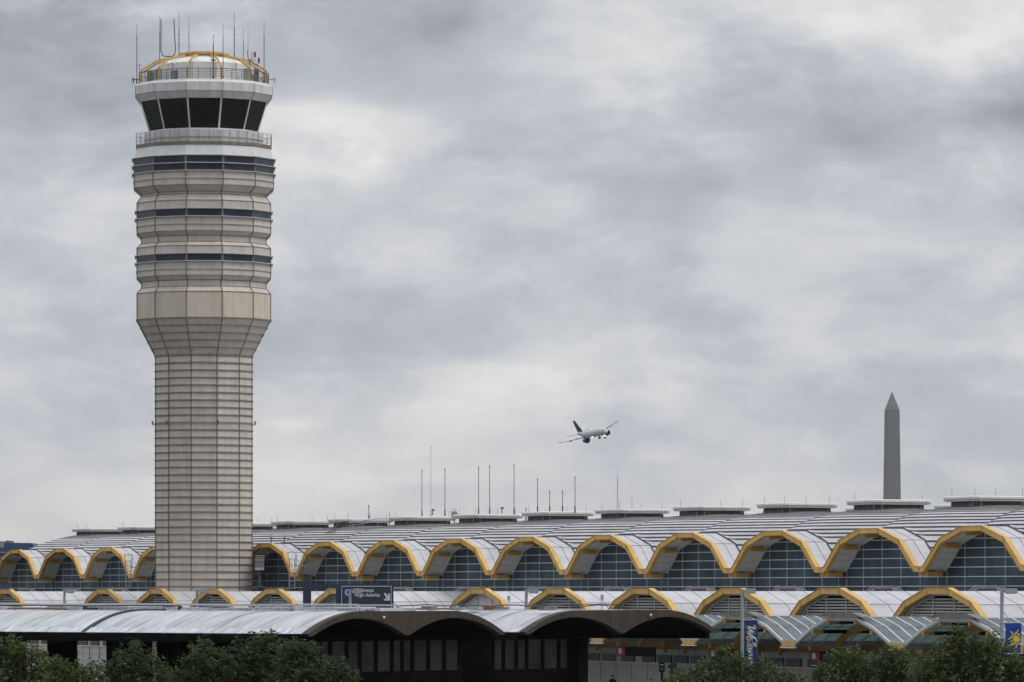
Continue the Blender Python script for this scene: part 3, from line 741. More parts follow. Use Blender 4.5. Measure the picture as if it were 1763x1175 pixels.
for (x, y0, y1, lab, r, dy) in AN:
    Y = TY+dy; top = W(tx(x), ty_(y0), Y); base = W(tx(x-1), ty_(y1), Y); base.z = min(base.z, zr+.9)
    base.z = zr if base.z < zr+1.4 else base.z
    base.z = zr if abs(base.x-TC.x) > R(66) else min(base.z, zt(96)); 
    if dy < -2: base.z = zr
    h = top-base; h.x = 0
    o = thing('whip_antenna', base, lab, 'antenna', 'whip antennas on the control tower roof')
    mm = MB(); r *= 1.6; mm.tube((0, 0, 0), (0, 0, h.z*.8), r, r*.9, n=6); mm.tube((0, 0, h.z*.8), (0, 0, h.z), r*.5, r*.35, n=5); mm.ball((0, 0, h.z), r*1.1, n=6, m=4); mm.build('mast', 'dark_metal', o)
    mm = MB(); mm.tube((0, 0, 0), (0, 0, .35), r*1.7, n=6)
    if 'banded' in lab:
        for q in range(1, 6): mm.tube((0, 0, h.z*q*.14), (0, 0, h.z*q*.14+.06), r*1.8, n=6)
    if 'round plate' in lab: mm.tube((0, 0, h.z*.44), (0, 0, h.z*.46), .22, .22, n=12)
    mm.build('mast_collar', 'dark_metal', o)
# U-shaped pair
Y = TY+2; c = W(tx(405), ty_(350), Y); c0 = Vector((c.x, c.y, zt(100)))
o = thing('whip_antenna', c0, 'U-shaped antenna with two tall dark prongs on the left of the tower roof', 'antenna', 'whip antennas on the control tower roof')
mm = MB(); hw = 56/4.52/F*Y; zz = c.z-c0.z; zt_ = W(0, ty_(58), Y).z-c0.z
pts = [Vector((-hw, 0, zt_)), Vector((-hw, 0, zz+.5)), Vector((-hw*.8, 0, zz+.1)), Vector((-hw*.5, 0, zz)), Vector((hw*.6, 0, zz)), Vector((hw*.9, 0, zz+.15)), Vector((hw, 0, zz+.6)), Vector((hw*.78, 0, zt_))]
mm.path(pts, .042); mm.build('prongs', 'dark_metal', o)
mm = MB(); mm.tube((0, 0, 0), (0, 0, zz), .03, n=6); mm.build('mast', 'dark_metal', o)
# forked antenna with red lamps
c = W(tx(1040), ty_(380), TY-1); c0 = Vector((c.x, c.y, zr))
o = thing('forked_antenna', c0, 'small forked antenna with two red lamps near the right side of the tower roof', 'antenna')
mm = MB(); zz = c.z-zr; k = 1/4.52/F*TY
mm.tube((0, 0, 0), (0, 0, zz), .03, n=6); mm.path([Vector((-18*k, 0, zz+80*k)), Vector((-14*k, 0, zz+20*k)), Vector((0, 0, zz)), Vector((16*k, 0, zz+10*k)), Vector((20*k, 0, zz+60*k))], .028); mm.build('fork', 'dark_metal', o)
mm = MB(); mm.path([Vector((0, 0, zz)), Vector((38*k, 0, zz-5*k)), Vector((40*k, 0, zz+20*k))], .02); mm.path([Vector((38*k, 0, zz-30*k)), Vector((68*k, 0, zz-30*k)), Vector((70*k, 0, zz-20*k))], .02); mm.build('arm', 'dark_metal', o)
for x, z_ in ((40, 42), (70, -2)):
    mm = MB(); mm.tube((x*k, 0, zz+(z_-18)*k), (x*k, 0, zz+(z_+14)*k), .09, n=8); mm.ball((x*k, 0, zz+(z_+16)*k), .09); mm.build('red_lamp', 'red_lamp', o)
# little red lamps at the left and in front
for (x, y, lab) in ((183, 418, 'tiny red lamp on a stalk at the left end of the tower roof railing'), (574, 388, 'tiny red lamp on a stalk in front of the tower drum')):
    Y = TY-(.5 if x < 300 else 5.0); p = W(tx(x), ty_(y), Y); b = Vector((p.x, p.y, zr)); o = thing('warning_lamp', b, lab, 'lamp', 'red warning lamps on the tower roof')
    mm = MB(); mm.tube((0, 0, 0), (0, 0, p.z-zr), .02, n=5); mm.build('stalk', 'dark_metal', o); mm = MB(); mm.ball((0, 0, p.z-zr), .07); mm.build('lens', 'red_lamp', o)
# side bracket antennas
for sgn_, lab in ((-1, 'small hoop antenna on a short bracket sticking out left of the cab roof'), (1, 'small hoop antenna on a yellow bracket sticking out right of the cab roof')):
    b = TC+Vector((sgn_*R(108), 0, zt(137))); o = thing('hoop_antenna', b, lab, 'antenna')
    mm = MB(); mm.tube((0, 0, 0), (sgn_*.62, 0, 0), .04, n=6); mm.tube((sgn_*.55, 0, -.3), (sgn_*.55, 0, .12), .05, n=6); mm.build('bracket', 'yellow' if sgn_ > 0 else 'dark_metal', o)
    mm = MB(); pts = [Vector((sgn_*(.60+.1*sin(a)), .0, .35-1.1*(a/pi))) for a in [pi*i/10 for i in range(11)]]; mm.path(pts, .012, n=4); mm.build('hoop', 'dark_metal', o)
# camera domes
for x in (405, 447):
    p = W(tx(x), ty_(405), TY-4.6); b = Vector((p.x, p.y, zr))
    o = thing('dome_camera', b, 'white dome camera on a post, %s of the pair on the tower roof' % ('left' if x < 420 else 'right'), 'camera', 'dome cameras on the tower roof')
    mm = MB(); mm.tube((0, 0, 0), (0, 0, p.z-zr), .022, n=5); mm.build('post', 'gray_metal', o)
    mm = MB(); mm.ball((0, 0, p.z-zr), .11); mm.build('dome', 'vent_white', o)

# ------------------------------------------------------------------ masts and small things on the terminal roof
DCW = DCR
def rooftop_mast(px, ytop, ybase, lab, r=.03, D=DCR, cat='antenna', nm='roof_mast'):
    base = WD(px, ybase, D); top = WD(px, ytop, D); base.z -= .15
    o = thing(nm, base, lab, cat, 'tall masts on the terminal roof'); h = top.z-base.z
    mm = MB(); mm.tube((0, 0, 0), (0, 0, h), r, r*.8, n=6); mm.build('mast', 'dark_metal', o)
    mm = MB(); mm.tube((0, 0, 0), (0, 0, min(.5, h*.3)), r*1.8, n=6)
    if h > 1: mm.tube((0, 0, h-.12), (0, 0, h), r*1.5, n=6)
    mm.build('mast_collar', 'dark_metal', o)
rooftop_mast(726.4, 809, 887, 'leftmost tall dark mast on the terminal roof')
rooftop_mast(742, 769, 886, 'very thin and tallest mast between the two leftmost tall masts', .014)
rooftop_mast(766, 807, 886, 'dark mast on the roof vent, just right of the thin tallest mast')
rooftop_mast(824, 804, 883, 'tall dark mast right of the grey cabinet, left of the three on that vent')
rooftop_mast(843, 802, 883, 'tall dark mast right of the grey cabinet, middle of the three on that vent')
rooftop_mast(885, 800, 883, 'tall dark mast on the right edge of the roof vent with three masts')
rooftop_mast(925.6, 824, 880, 'medium mast, left of the four on the vent below the airliner')
rooftop_mast(946.4, 845, 880, 'short mast, second from left on the vent below the airliner')
rooftop_mast(968.5, 845, 880, 'short mast, third from left on the vent below the airliner')
rooftop_mast(990, 821, 880, 'medium mast, rightmost of the four on the vent below the airliner')
rooftop_mast(905.5, 875, 895, 'stubby dark pole standing in the dip between two roof vents')
rooftop_mast(635, 870, 892, 'short mast on the roof vent above the roof stair', .035)
rooftop_mast(670.5, 882, 905, 'short thin pole beside the upper end of the roof stair', .02)
b = WD(782, 896, DCR); o = thing('roof_cabinet', b, 'grey equipment cabinet on a post between two roof vents', 'cabinet')
s_ = F/b.y; k = 1/s_
mm = MB(); mm.tube((0, 0, -.2), (0, 0, 4*k), .05, n=6); mm.build('post', 'dark_metal', o)
mm = MB(); mm.box((0, 0, 9*k), (10*k, .4, 12*k)); mm.box((6*k, 0, 9*k), (2*k, .2, 6*k)); mm.build('case', 'gray_metal', o)
mm = MB()
for x in (-2, 2): mm.tube((x*k, 0, 15*k), (x*k, 0, 20*k), .02, n=5)
mm.build('stub_aerial', 'dark_metal', o)
for px, py, lab in ((745, 885, 'small dark camera on the roof vent with the thinnest mast'), (864, 882, 'small dark camera on the roof vent between the masts')):
    b = WD(px, py, DCR-1.2); o = thing('roof_camera', b, lab, 'camera', 'small cameras on the terminal roof')
    mm = MB(); mm.tube((0, 0, -.1), (0, 0, .25), .035, n=6); mm.build('post', 'dark_metal', o)
    mm = MB(); mm.box((.04, 0, .31), (.22, .12, .13)); mm.build('case', 'dark_metal', o)
# floodlights behind the arch next to the tower
for px, side in ((467, 'left'), (490, 'right')):
    b = WD(px, 937, 1.3); o = thing('roof_floodlight', b, 'small dark floodlight on a post right of the tower, %s of the two' % side, 'floodlight', 'floodlights right of the tower')
    k = b.y/F
    mm = MB(); mm.tube((0, 0, -.4), (0, 0, 12*k), .04, n=6); mm.build('post', 'dark_metal', o)
    mm = MB(); mm.box((0, 0, 13*k), (5*k, .3, 4*k)); mm.build('lamp_head', 'gray_metal', o)
# roof stair with handrail
b = WD(583, 915, 4.0); o = thing('roof_stair', b, 'metal access stair with long handrail climbing the ribbed roof', 'stair'); k = b.y/F
def q_(x, y): return Vector(((x-583)*k, (x-583)*k*.2, (915-y)*k))
mm = MB(); mm.path([q_(570, 912), q_(583, 903), q_(650, 893), q_(667, 893)], .035); mm.path([q_(583, 908), q_(650, 898), q_(667, 898)], .02)
for x, y in ((576, 908), (583, 903), (590, 902), (603, 900), (608, 899), (625, 897), (650, 894), (667, 893)): mm.tube(q_(x, y), q_(x, y+12), .022, n=5)
mm.build('handrail', 'galv', o)
mm = MB()
for i in range(7): mm.obox(q_(566+i*4.6, 918-i*3.1), (.32, .0, 0), (0, .4, 0), (0, 0, .03))
mm.build('tread', 'dark_metal', o)
# caged ladders in front of the glazing
def ladder(px, y0, y1, D, lab):
    b = WD(px, y1, D); o = thing('caged_ladder', b, lab, 'ladder', 'caged ladders on the terminal front'); k = b.y/F; h = (y1-y0)*k
    mm = MB()
    for x in (-.22, .22): mm.tube((x, 0, 0), (x, 0, h*.82), .045, n=5)
    i = 0
    while i*.3 < h*.8: mm.tube((-.22, 0, i*.3), (.22, 0, i*.3), .015, n=4); i += 1
    mm.build('ladder_rail', 'galv', o)
    mm = MB(); zc = h*.5
    for z in (zc, zc+.45, zc+.9, h*.98):
        pts = [Vector((.36*cos(a), -.36*sin(a)*.9, z)) for a in [pi*j/8 for j in range(9)]]; mm.path(pts, .03, n=4)
    for j in range(0, 9, 2):
        a = pi*j/8; mm.tube((.36*cos(a), -.36*sin(a)*.9, zc), (.36*cos(a), -.36*sin(a)*.9, h), .026, n=4)
    mm.build('cage', 'galv', o)
    mm = MB(); mm.box((.75, .1, h*.62), (1.1, .5, .08)); 
    for x in (.3, .8, 1.3): mm.tube((x, 0, h*.62), (x, 0, h*.62+.8), .018, n=4)
    mm.tube((.3, 0, h*.62+.8), (1.3, 0, h*.62+.8), .018, n=4); mm.tube((.3, 0, h*.62+.4), (1.3, 0, h*.62+.4), .014, n=4); mm.build('platform', 'galv', o)
ladder(221, 954, 1014, -.9, 'galvanised caged ladder left of the control tower')
ladder(503, 950, 1014, -.9, 'galvanised caged ladder right of the control tower')
b = WD(447, 1013, -2.5); o = thing('equipment_cabinet', b, 'louvred equipment box on a black post against the right side of the tower foot', 'cabinet'); k = b.y/F
mm = MB(); mm.tube((0, 0, 0), (0, 0, 32*k), .12, n=8); mm.box((0, 0, .1), (.7, .5, .2)); mm.build('post', 'dark_metal', o)
mm = MB(); mm.box((0, 0, 44*k), (15*k, .6, 24*k)); mm.build('case', 'vent_dark', o)
mm = MB()
for y in (33.5, 48, 56): mm.box((0, -.33, y*k), (16*k, .08, .05))
mm.box((0, -.34, 33*k), (15*k, .1, 4*k)); mm.build('shelf_bar', 'galv', o)

# ------------------------------------------------------------------ concrete barrel canopy in front
AX = Vector((-cos(radians(42.2)), sin(radians(42.2)), 0)); BX = Vector((sin(radians(42.2)), cos(radians(42.2)), 0))
YC = 240.0; C0 = W(531, 1096, YC); C0.z = 0
def xb(bv): 
    p = C0+BX*bv; return CX+F*p.x/p.y
def solve_b(px):
    lo, hi = -5, 80
    for _ in range(50):
        mid = (lo+hi)/2
        if xb(mid) < px: lo = mid
        else: hi = mid
    return lo
zedge = CH+(HY-1096.5)*YC/F        # springing level
k0 = YC/F
stations = [solve_b(x) for x in (531, 702, 869, 905, 1072, 1234)]
def section(b0, b1, b2, rise_o=1.18, rise_i=.84, tip=.12):
    """outer gull profile and two scalloped arcs underneath, as (b, z) lists"""
    n = 12; out = []; w1 = (b1-b0)*.56
    def outer(b):
        d = min(b-b0, b2-b); 
        if d >= w1: return rise_o
        x = 1-d/w1; return tip + (rise_o-tip)*(1-x**2.0)
    N = 44
    bs = [b0+(b2-b0)*i/N for i in range(N+1)]
    def inner(b):
        a, c = (b0, b1) if b <= b1 else (b1, b2); th = .0
        ins = .28; a2, c2 = a+(ins if a == b0 else .10), c-(ins if c == b2 else .10)
        if b <= a2 or b >= c2: return 0.0
        x = (b-(a2+c2)/2)/((c2-a2)/2); return rise_i*(1-abs(x)**2.0)
    return bs, outer, inner
def PB(b, a, z): return BX*b + AX*a + Z*z
LEN = 62.0
def make_canopy(idx, b0, b1, b2, alen, lab):
    base = C0.copy(); root = thing('barrel_canopy', base, lab, 'canopy')
    bs, outer, inner = section(b0, b1, b2)
    m = MB()
    for x0, x1 in zip(bs[:-1], bs[1:]):   # end face
        m.face([PB(x0, 0, zedge+inner(x0)), PB(x1, 0, zedge+inner(x1)), PB(x1, 0, zedge+outer(x1)), PB(x0, 0, zedge+outer(x0))])
        m.face([PB(x0, .45, zedge+inner(x0)), PB(x0, .45, zedge+outer(x0)), PB(x1, .45, zedge+outer(x1)), PB(x1, .45, zedge+inner(x1))])
        m.face([PB(x0, 0, zedge+inner(x0)), PB(x0, .45, zedge+inner(x0)), PB(x1, .45, zedge+inner(x1)), PB(x1, 0, zedge+inner(x1))])
        m.face([PB(x0, 0, zedge+outer(x0)), PB(x1, 0, zedge+outer(x1)), PB(x1, .45, zedge+outer(x1)), PB(x0, .45, zedge+outer(x0))])
    m.build('end_fascia', 'concrete', root)
    m = MB(); na = int(alen/1.4)
    for x0, x1 in zip(bs[:-1], bs[1:]):
        for i in range(na):
            a0, a1 = .46+(alen-.46)*i/na, .46+(alen-.46)*(i+1)/na
            sw = lambda a, b: .012*sin(a*2.1+b)+.01*sin(a*.7+b*2.3)
            m.face([PB(x0, a0, zedge+outer(x0)-.02+sw(a0, x0)), PB(x1, a0, zedge+outer(x1)-.02+sw(a0, x1)), PB(x1, a1, zedge+outer(x1)-.02+sw(a1, x1)), PB(x0, a1, zedge+outer(x0)-.02+sw(a1, x0))])
    roof = m.build('roof_membrane', 'membrane', root, smooth=True)
    for j, a in enumerate([3.2, 6.5, 9.6, 12.2, 19.5, 23.5, 27.2, 31.5, 37]):   # laps of the membrane
        s = MB()
        for x0, x1 in zip(bs[:-1], bs[1:]):
            s.hull8([PB(x0, a, zedge+outer(x0)-.03), PB(x1, a, zedge+outer(x1)-.03), PB(x1, a+.22, zedge+outer(x1)-.03), PB(x0, a+.22, zedge+outer(x0)-.03),
                     PB(x0, a, zedge+outer(x0)+.02), PB(x1, a, zedge+outer(x1)+.02), PB(x1, a+.22, zedge+outer(x1)+.02), PB(x0, a+.22, zedge+outer(x0)+.02)])
        s.build('roof_lap', 'membrane', roof)
    w_ = .42
    for b, sg in ((b0, 1), (b2, -1)):
        s = MB()
        for i in range(na):
            a0, a1 = .46+(alen-.46)*i/na, .46+(alen-.46)*(i+1)/na; lo_ = zedge+outer(b+sg*.02)+.0; hi_ = zedge+outer(b+sg*w_)+.025+.012*sin(i*2.2)
            s.face([PB(b-sg*.03, a0, lo_), PB(b+sg*w_, a0, hi_), PB(b+sg*w_, a1, hi_), PB(b-sg*.03, a1, lo_)])
        s.build('edge_strip', 'membrane_edge', roof)
    s = MB()
    if alen > 14:
        a = 15.2
        for x0, x1 in zip(bs[:-1], bs[1:]):
            s.hull8([PB(x0, a, zedge+outer(x0)-.03), PB(x1, a, zedge+outer(x1)-.03), PB(x1, a+.3, zedge+outer(x1)-.03), PB(x0, a+.3, zedge+outer(x0)-.03),
                     PB(x0, a, zedge+outer(x0)+.06), PB(x1, a, zedge+outer(x1)+.06), PB(x1, a+.3, zedge+outer(x1)+.06), PB(x0, a+.3, zedge+outer(x0)+.06)])
        s.build('expansion_joint', 'tar', roof)
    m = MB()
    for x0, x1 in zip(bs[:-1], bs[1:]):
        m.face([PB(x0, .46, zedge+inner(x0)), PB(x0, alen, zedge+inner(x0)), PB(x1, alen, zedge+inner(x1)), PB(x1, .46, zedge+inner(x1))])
    m.build('vault_soffit', 'canopy_shade', root)
    # edge beam along both long sides
    for b in (b0, b2):
        s = 1 if b == b0 else -1
        m = MB(); m.obox(PB(b+s*.16, alen/2+.24, zedge-.10), BX*.20, AX*(alen/2-.26), Z*.19); m.build('edge_beam', 'canopy_shade', root)
    m = MB(); m.obox(PB(b1, alen/2+.24, zedge-.12), BX*.3, AX*(alen/2-.3), Z*.11); m.build('centre_beam', 'canopy_shade', root)
    return root, outer
c1, out1 = make_canopy(0, stations[0], stations[1], stations[2], LEN, 'dark concrete canopy of twin barrel vaults with white membrane roof running off left')
c2, out2 = make_canopy(1, stations[3], stations[4], stations[5], LEN, 'second twin-vault concrete canopy, right behind the first and nearer the entrance canopies')
# columns
for root, bb in ((c1, stations[0:3]), (c2, stations[3:6])):
    for b in (bb[0]+1.0, bb[2]-1.2):
        for a in (12.4, 21.4, 30, 39, 48):
            m = MB(); m.obox(PB(b, a, zedge/2-.1), BX*.42, AX*.42, Z*(zedge/2-.05)); m.build('column', 'canopy_shade', root)
m = MB(); m.obox(PB(stations[4]-.75, 2.3, zedge/2-.1), BX*.35, AX*.35, Z*(zedge/2-.08)); m.build('column', 'canopy_shade', c2)
# glazed waiting room under the canopies
def room(root, b0, b1, a0, a1):
    zb, ztp = CH+(HY-1163)*k0, CH+(HY-1104)*k0
    m = MB(); m.obox(PB((b0+b1)/2, a0+.1, zb/2), BX*(b1-b0)/2, AX*.12, Z*zb/2); m.obox(PB((b0+b1)/2, a0+.1, (ztp+zedge)/2-.03), BX*(b1-b0)/2, AX*.12, Z*(zedge-ztp)/2)
    m.obox(PB(b0, (a0+a1)/2, zedge/2), BX*.1, AX*(a1-a0)/2, Z*(zedge/2-.1)); m.obox(PB(b1-.1, (a0+a1)/2, zedge/2), BX*.1, AX*(a1-a0)/2, Z*(zedge/2-.1))
    m.obox(PB((b0+b1)/2, a1, zedge/2), BX*(b1-b0)/2, AX*.1, Z*(zedge/2-.12)); m.build('room_wall', 'black', root)
    n = max(3, int((b1-b0)/.95))
    widths = [random.choice((.8, 1.0, 1.25)) for _ in range(n)]; tot = sum(widths); x = b0+.15
    for wi in widths:
        ww = wi/tot*(b1-b0-.3)
        m = MB(); m.obox(PB(x+ww/2, a0+.02, (zb+ztp)/2), BX*(ww/2-.1), AX*.02, Z*(ztp-zb)/2); pane = m.build('window', 'station_glass', root)
        s = MB()
        for d in (-1, 1): s.obox(PB(x+ww/2+d*(ww/2-.06), a0-.01, (zb+ztp)/2), BX*.05, AX*.05, Z*(ztp-zb)/2)
        s.obox(PB(x+ww/2, a0-.01, ztp-.03), BX*ww/2*.94, AX*.045, Z*.04); s.obox(PB(x+ww/2, a0-.01, zb+.03), BX*ww/2*.94, AX*.045, Z*.04)
        s.v = [tuple(v) for v in s.v]
        s.build('window_frame', 'black', pane); x += ww
room(c1, stations[0]+1.4, stations[2]-.3, 2.6, 9)
room(c2, stations[3]+.3, stations[4]-1.0, 2.6, 9)
# lamps on the fascia
for root, px, py in ((c1, 658, 1063.5), (c2, 1117.5, 1059.5)):
    b = solve_b(px); Yb = (C0+BX*b).y; z = CH+(HY-py)*Yb/F
    m = MB(); m.ball(PB(b, -.12, z), .07, 0); m.tube(PB(b, -.12, z-.05), PB(b, -.08, z-.28), .03, n=6, k=1); m.build('wall_light', ['vent_white', 'dark_metal'], root)
# conduits, boxes and rust patches along the roof
ztop = zedge+1.18
for (ba, a0, a1, dz, r, mt) in ((stations[1]-1.4, 2, 58, .12, .03, 'galv'), (stations[1]+.2, 0.8, 58, .26, .035, 'galv'), (stations[1]-1.5, 14, 55, .22, .03, 'tar'),
                                (stations[1]-1.7, 22, 57, .06, .035, 'rust'), (stations[1]-2.2, 30, 58, .05, .05, 'tar'), (stations[1]+1.8, 5, 58, .30, .025, 'galv')):
    m = MB(); seg = 12
    pts = [PB(ba+.05*sin(i*1.7), a0+(a1-a0)*i/seg, ztop+dz+.02*sin(i*2.3)) for i in range(seg+1)]; m.path(pts, r, n=6)
    for i in range(0, seg+1, 2): m.obox(pts[i]-Z*(dz/2+.01), BX*.08, AX*.08, Z*dz/2)
    m.build('conduit', mt, c1)
m = MB()
for i in range(20):
    a0, a1 = .5+i*2.9, .5+(i+1)*2.9-.04; hh = .16+.05*sin(i*1.3); m.obox(PB(stations[1]-.1+.1*sin(i), (a0+a1)/2, ztop+hh/2-.02), BX*(1.2+.2*sin(i*2.1)), AX*(a1-a0)/2, Z*hh/2)
m.build('roof_curb', 'membrane_edge', c1)
for i in range(30):
    a = random.uniform(.8, 56); b = stations[1]+random.uniform(-2.4, 1.8); hh = random.uniform(.04, .2)
    m = MB(); m.obox(PB(b, a, ztop+hh/2), BX*random.uniform(.1, .4), AX*random.uniform(.1, .5), Z*hh/2); m.build('junction_box', random.choice(['gray_metal', 'rust', 'vent_white', 'galv', 'tar', 'membrane']), c1)
m = MB(); m.path([PB(stations[4]+.2*sin(i), .9+i*.9, ztop+.22+.04*sin(i*1.9)) for i in range(40)], .03); m.path([PB(stations[4]-3+i*.45, .5, ztop+.18+(.10 if i % 3 == 0 else .12)) for i in range(9)], .022); m.build('conduit', 'dark_metal', c2)
for i in range(12):
    a = random.uniform(.8, 10); b = stations[3]+random.uniform(2.0, 4.5); hh = random.uniform(.06, .24)
    m = MB(); m.obox(PB(b, a, ztop+hh/2), BX*random.uniform(.1, .3), AX*random.uniform(.1, .4), Z*hh/2); m.build('junction_box', random.choice(['gray_metal', 'rust', 'tar', 'vent_dark']), c2)

for i, (px, lab) in enumerate(((78, 'yellow lit poster column under the left end of the concrete canopy'), (131.5, 'narrower yellow poster column under the concrete canopy, nearer the tower'))):
    Y = 275; k = Y/F; b = W(px, 1140, Y); b.z = 0; o = thing('poster_stand', b, lab, 'sign', 'poster columns under the canopy'); wd = (9-i*3.5)*k
    m = MB(); m.box((0, .1, 1.6), (wd*1.3, .16, 3.2)); m.build('frame', 'canopy_shade', o)
    for z0, z1 in ((CH-(1129-HY)*k, CH-(1121-HY)*k), (CH-(1137-HY)*k, CH-(1131-HY)*k)):
        m = MB(); m.box((0, 0, (z0+z1)/2), (wd, .04, z1-z0)); m.build('poster', 'banner_yellow', o)
for px, lab in ((154.5, 'thin white hanging lamp rod under the canopy, left of the pair'), (171, 'thin white hanging lamp rod under the canopy, right of the pair')):
    Y = 268; k = Y/F; b = W(px, 1133, Y); o = thing('hanging_lamp', b, lab, 'lamp', 'hanging lamps under the canopy')
    m = MB(); m.tube((0, 0, 0), (0, 0, 22*k), .02, n=5); m.tube((0, 0, 22*k), (0, 0, 50*k), .012, n=4); m.build('rod', 'vent_white', o); m = MB(); m.ball((0, 0, 0), .055); m.build('bulb', 'vent_white', o)
# pale stub posts above the canopy roof
for px, y0, lab in ((876, 1026, 'pale stub post standing over the dip between the two concrete canopies'), (1036.5, 1024, 'grey stub post on the roof of the second concrete canopy')):
    Y = 262; b = W(px, 1056, Y); o = thing('stub_post', b, lab, 'post', 'stub posts on the canopy roofs'); k = Y/F; h = (1056-y0)*k
    m = MB(); m.tube((0, 0, 0), (0, 0, h), .055, n=8); m.build('pole', 'white_dirty', o); m = MB(); m.box((0, 0, h-.12), (.16, .16, .24)); m.build('cap', 'galv', o)

# ------------------------------------------------------------------ overhead road sign
GY = 352.0; k = GY/F
b = W(528.5, 1019.6, GY); b.z = 0
sign = thing('road_sign', b, 'large dark blue overhead airline direction sign with white arrow on a thick post', 'sign')
def g_(x, y, dy=0): return Vector(((x-528.5)*k, dy, CH+(HY-y)*k))
def gbox(m, x0, y0, x1, y1, d0, d1, kk=None):
    a, b2 = g_(x0, y1, d0), g_(x1, y0, d1); m.box((a+b2)/2, (abs(b2.x-a.x), abs(d1-d0), abs(b2.z-a.z)), kk)
m = MB(); a, b2 = g_(521.5, 995), g_(535.5, 995); m.box(((a.x+b2.x)/2, .2, a.z/2), (b2.x-a.x, .4, a.z)); m.build('post', 'sign_navy', sign)
m = MB(); gbox(m, 535.5, 1006, 584, 1012.5, .1, .35); gbox(m, 535.5, 1046, 584, 1052, .1, .35); m.build('arm', 'sign_navy', sign)
m = MB(); gbox(m, 581, 1005.5, 677.5, 1066, -.02, .12); gbox(m, 578.5, 1006, 586, 1066, -.05, .3); pan = m.build('sign_panel', 'sign_navy', sign)
m = MB()
for (x0, y0, x1, y1) in ((588, 1009.2, 674, 1010.2), (588, 1009.2, 588.9, 1062), (673.2, 1009.2, 674, 1062), (588, 1061.2, 674, 1062)): gbox(m, x0, y0, x1, y1, -.05, -.03)
m.build('border_line', 'sign_white', pan)
m = MB(); gbox(m, 592, 1014, 604.5, 1027.8, -.045, -.03); m.build('gate_square', 'sign_blue', pan)
RT = Matrix(((1, 0, 0, 0), (0, 0, -1, 0), (0, 1, 0, 0), (0, 0, 0, 1)))
def sx_(px): return px*k
text('C', 14*k, 'letter', 'sign_white', pan, g_(598.6, 1020.9, -.06), RT, bold=.006)
text('US Airways', 8.8*k, 'lettering', 'sign_white', pan, g_(626.5, 1016.8, -.05), RT, bold=.007, spacing=1.02, sx=.80)
text('Virgin America', 8.8*k, 'lettering', 'sign_white', pan, g_(632, 1024.8, -.05), RT, bold=.007, spacing=1.02, sx=.80)
m = MB()   # arrow down-right
m.prism([g_(x, y, -.05) for x, y in ((661, 1022.2), (663.2, 1020.6), (668.6, 1027.8), (668.0, 1022.0), (671.4, 1022.4), (672, 1034.4), (661.6, 1034.4), (660.4, 1031.2), (665.6, 1031.0))], (0, -.015, 0)); m.build('arrow', 'sign_white', pan)

# ------------------------------------------------------------------ street lamps: one row parallel to the terminal
LD = -22.0
lamps = []
LX = [111, 339, 603, 906, 1278, 1725]
LL = ['grey street lamp with box head, leftmost of the row, above the canopy roof',
      'grey street lamp with box head in front of the foot of the control tower',
      'grey street lamp whose box head covers part of the road sign lettering',
      'grey street lamp with sun banner seen between the two concrete canopies',
      'grey street lamp beside the blue Welcome banner',
      'grey street lamp at the right edge, carrying the yellow sun banner']
kk_ = Yat(603, LD)/F
o0 = None
for i, px in enumerate(LX):
    Y = Yat(px, LD); ztop_ = CH+.10; b = Vector(((px-CX)*Y/F, Y, 0))
    if o0 is None:
        o0 = thing('street_lamp', b, LL[i], 'street lamp', 'street lamps along the terminal road')
        m = MB(); m.tube((0, 0, 0), (0, 0, CH+.17), .095, .095, n=10); m.tube((0, 0, 0), (0, 0, .5), .16, n=10); m.build('pole', 'galv', o0)
        m = MB(); m.tube((0, 0, CH+.05), (.25, 0, CH+.05), .05, n=6); m.box((.46, 0, CH+.06), (.62, .42, .27)); m.box((.46, 0, CH-.085), (.5, .34, .02)); hd = m.build('lamp_head', 'galv', o0)
    else:
        c = o0.copy(); COL.objects.link(c); c.location = b; c['label'] = LL[i]
        for ch in list(o0.children): dup(ch, c)
def banner(px0, px1, y0, y1, D, lab, kind, dz=0):
    Y = Yat((px0+px1)/2, D)-.12; k = Y/F; b = W((px0+px1)/2, y1, Y); hgt = (y1-y0)*k; wd = (px1-px0)*k
    o = thing('street_banner', b, lab, 'banner', 'banners on the street lamps')
    m = MB(); N = 8
    for i in range(N):
        for j in range(4):
            def P_(a, c): return Vector((-wd/2+wd*c+.02*sin(a*5), -.03*sin(a*4+c*2), hgt*(1-a)))
            a0, a1, c0_, c1_ = i/N, (i+1)/N, j/4, (j+1)/4
            m.face([P_(a1, c0_), P_(a1, c1_), P_(a0, c1_), P_(a0, c0_)]); 
            f = [p+Vector((0, .02, 0)) for p in (P_(a0, c0_), P_(a0, c1_), P_(a1, c1_), P_(a1, c0_))]; m.face(f)
    cl = m.build('cloth', 'banner_blue' if kind == 'w' else 'banner_bright', o)
    m = MB(); m.tube((-wd/2-.15, 0, hgt), (wd/2, 0, hgt), .03, n=6); m.tube((-wd/2-.15, 0, 0), (wd/2, 0, 0), .03, n=6); m.build('banner_rod', 'galv', o)
    return o, cl, wd, hgt
o, cl, wd, hgt = banner(1281.5, 1304, 1068, 1146, LD, 'tall blue banner with white script Welcome hanging from a lamp pole', 'w')
RW = Matrix(((0, 1, 0, 0), (0, 0, -1, 0), (-1, 0, 0, 0), (0, 0, 0, 1)))      # reads downwards
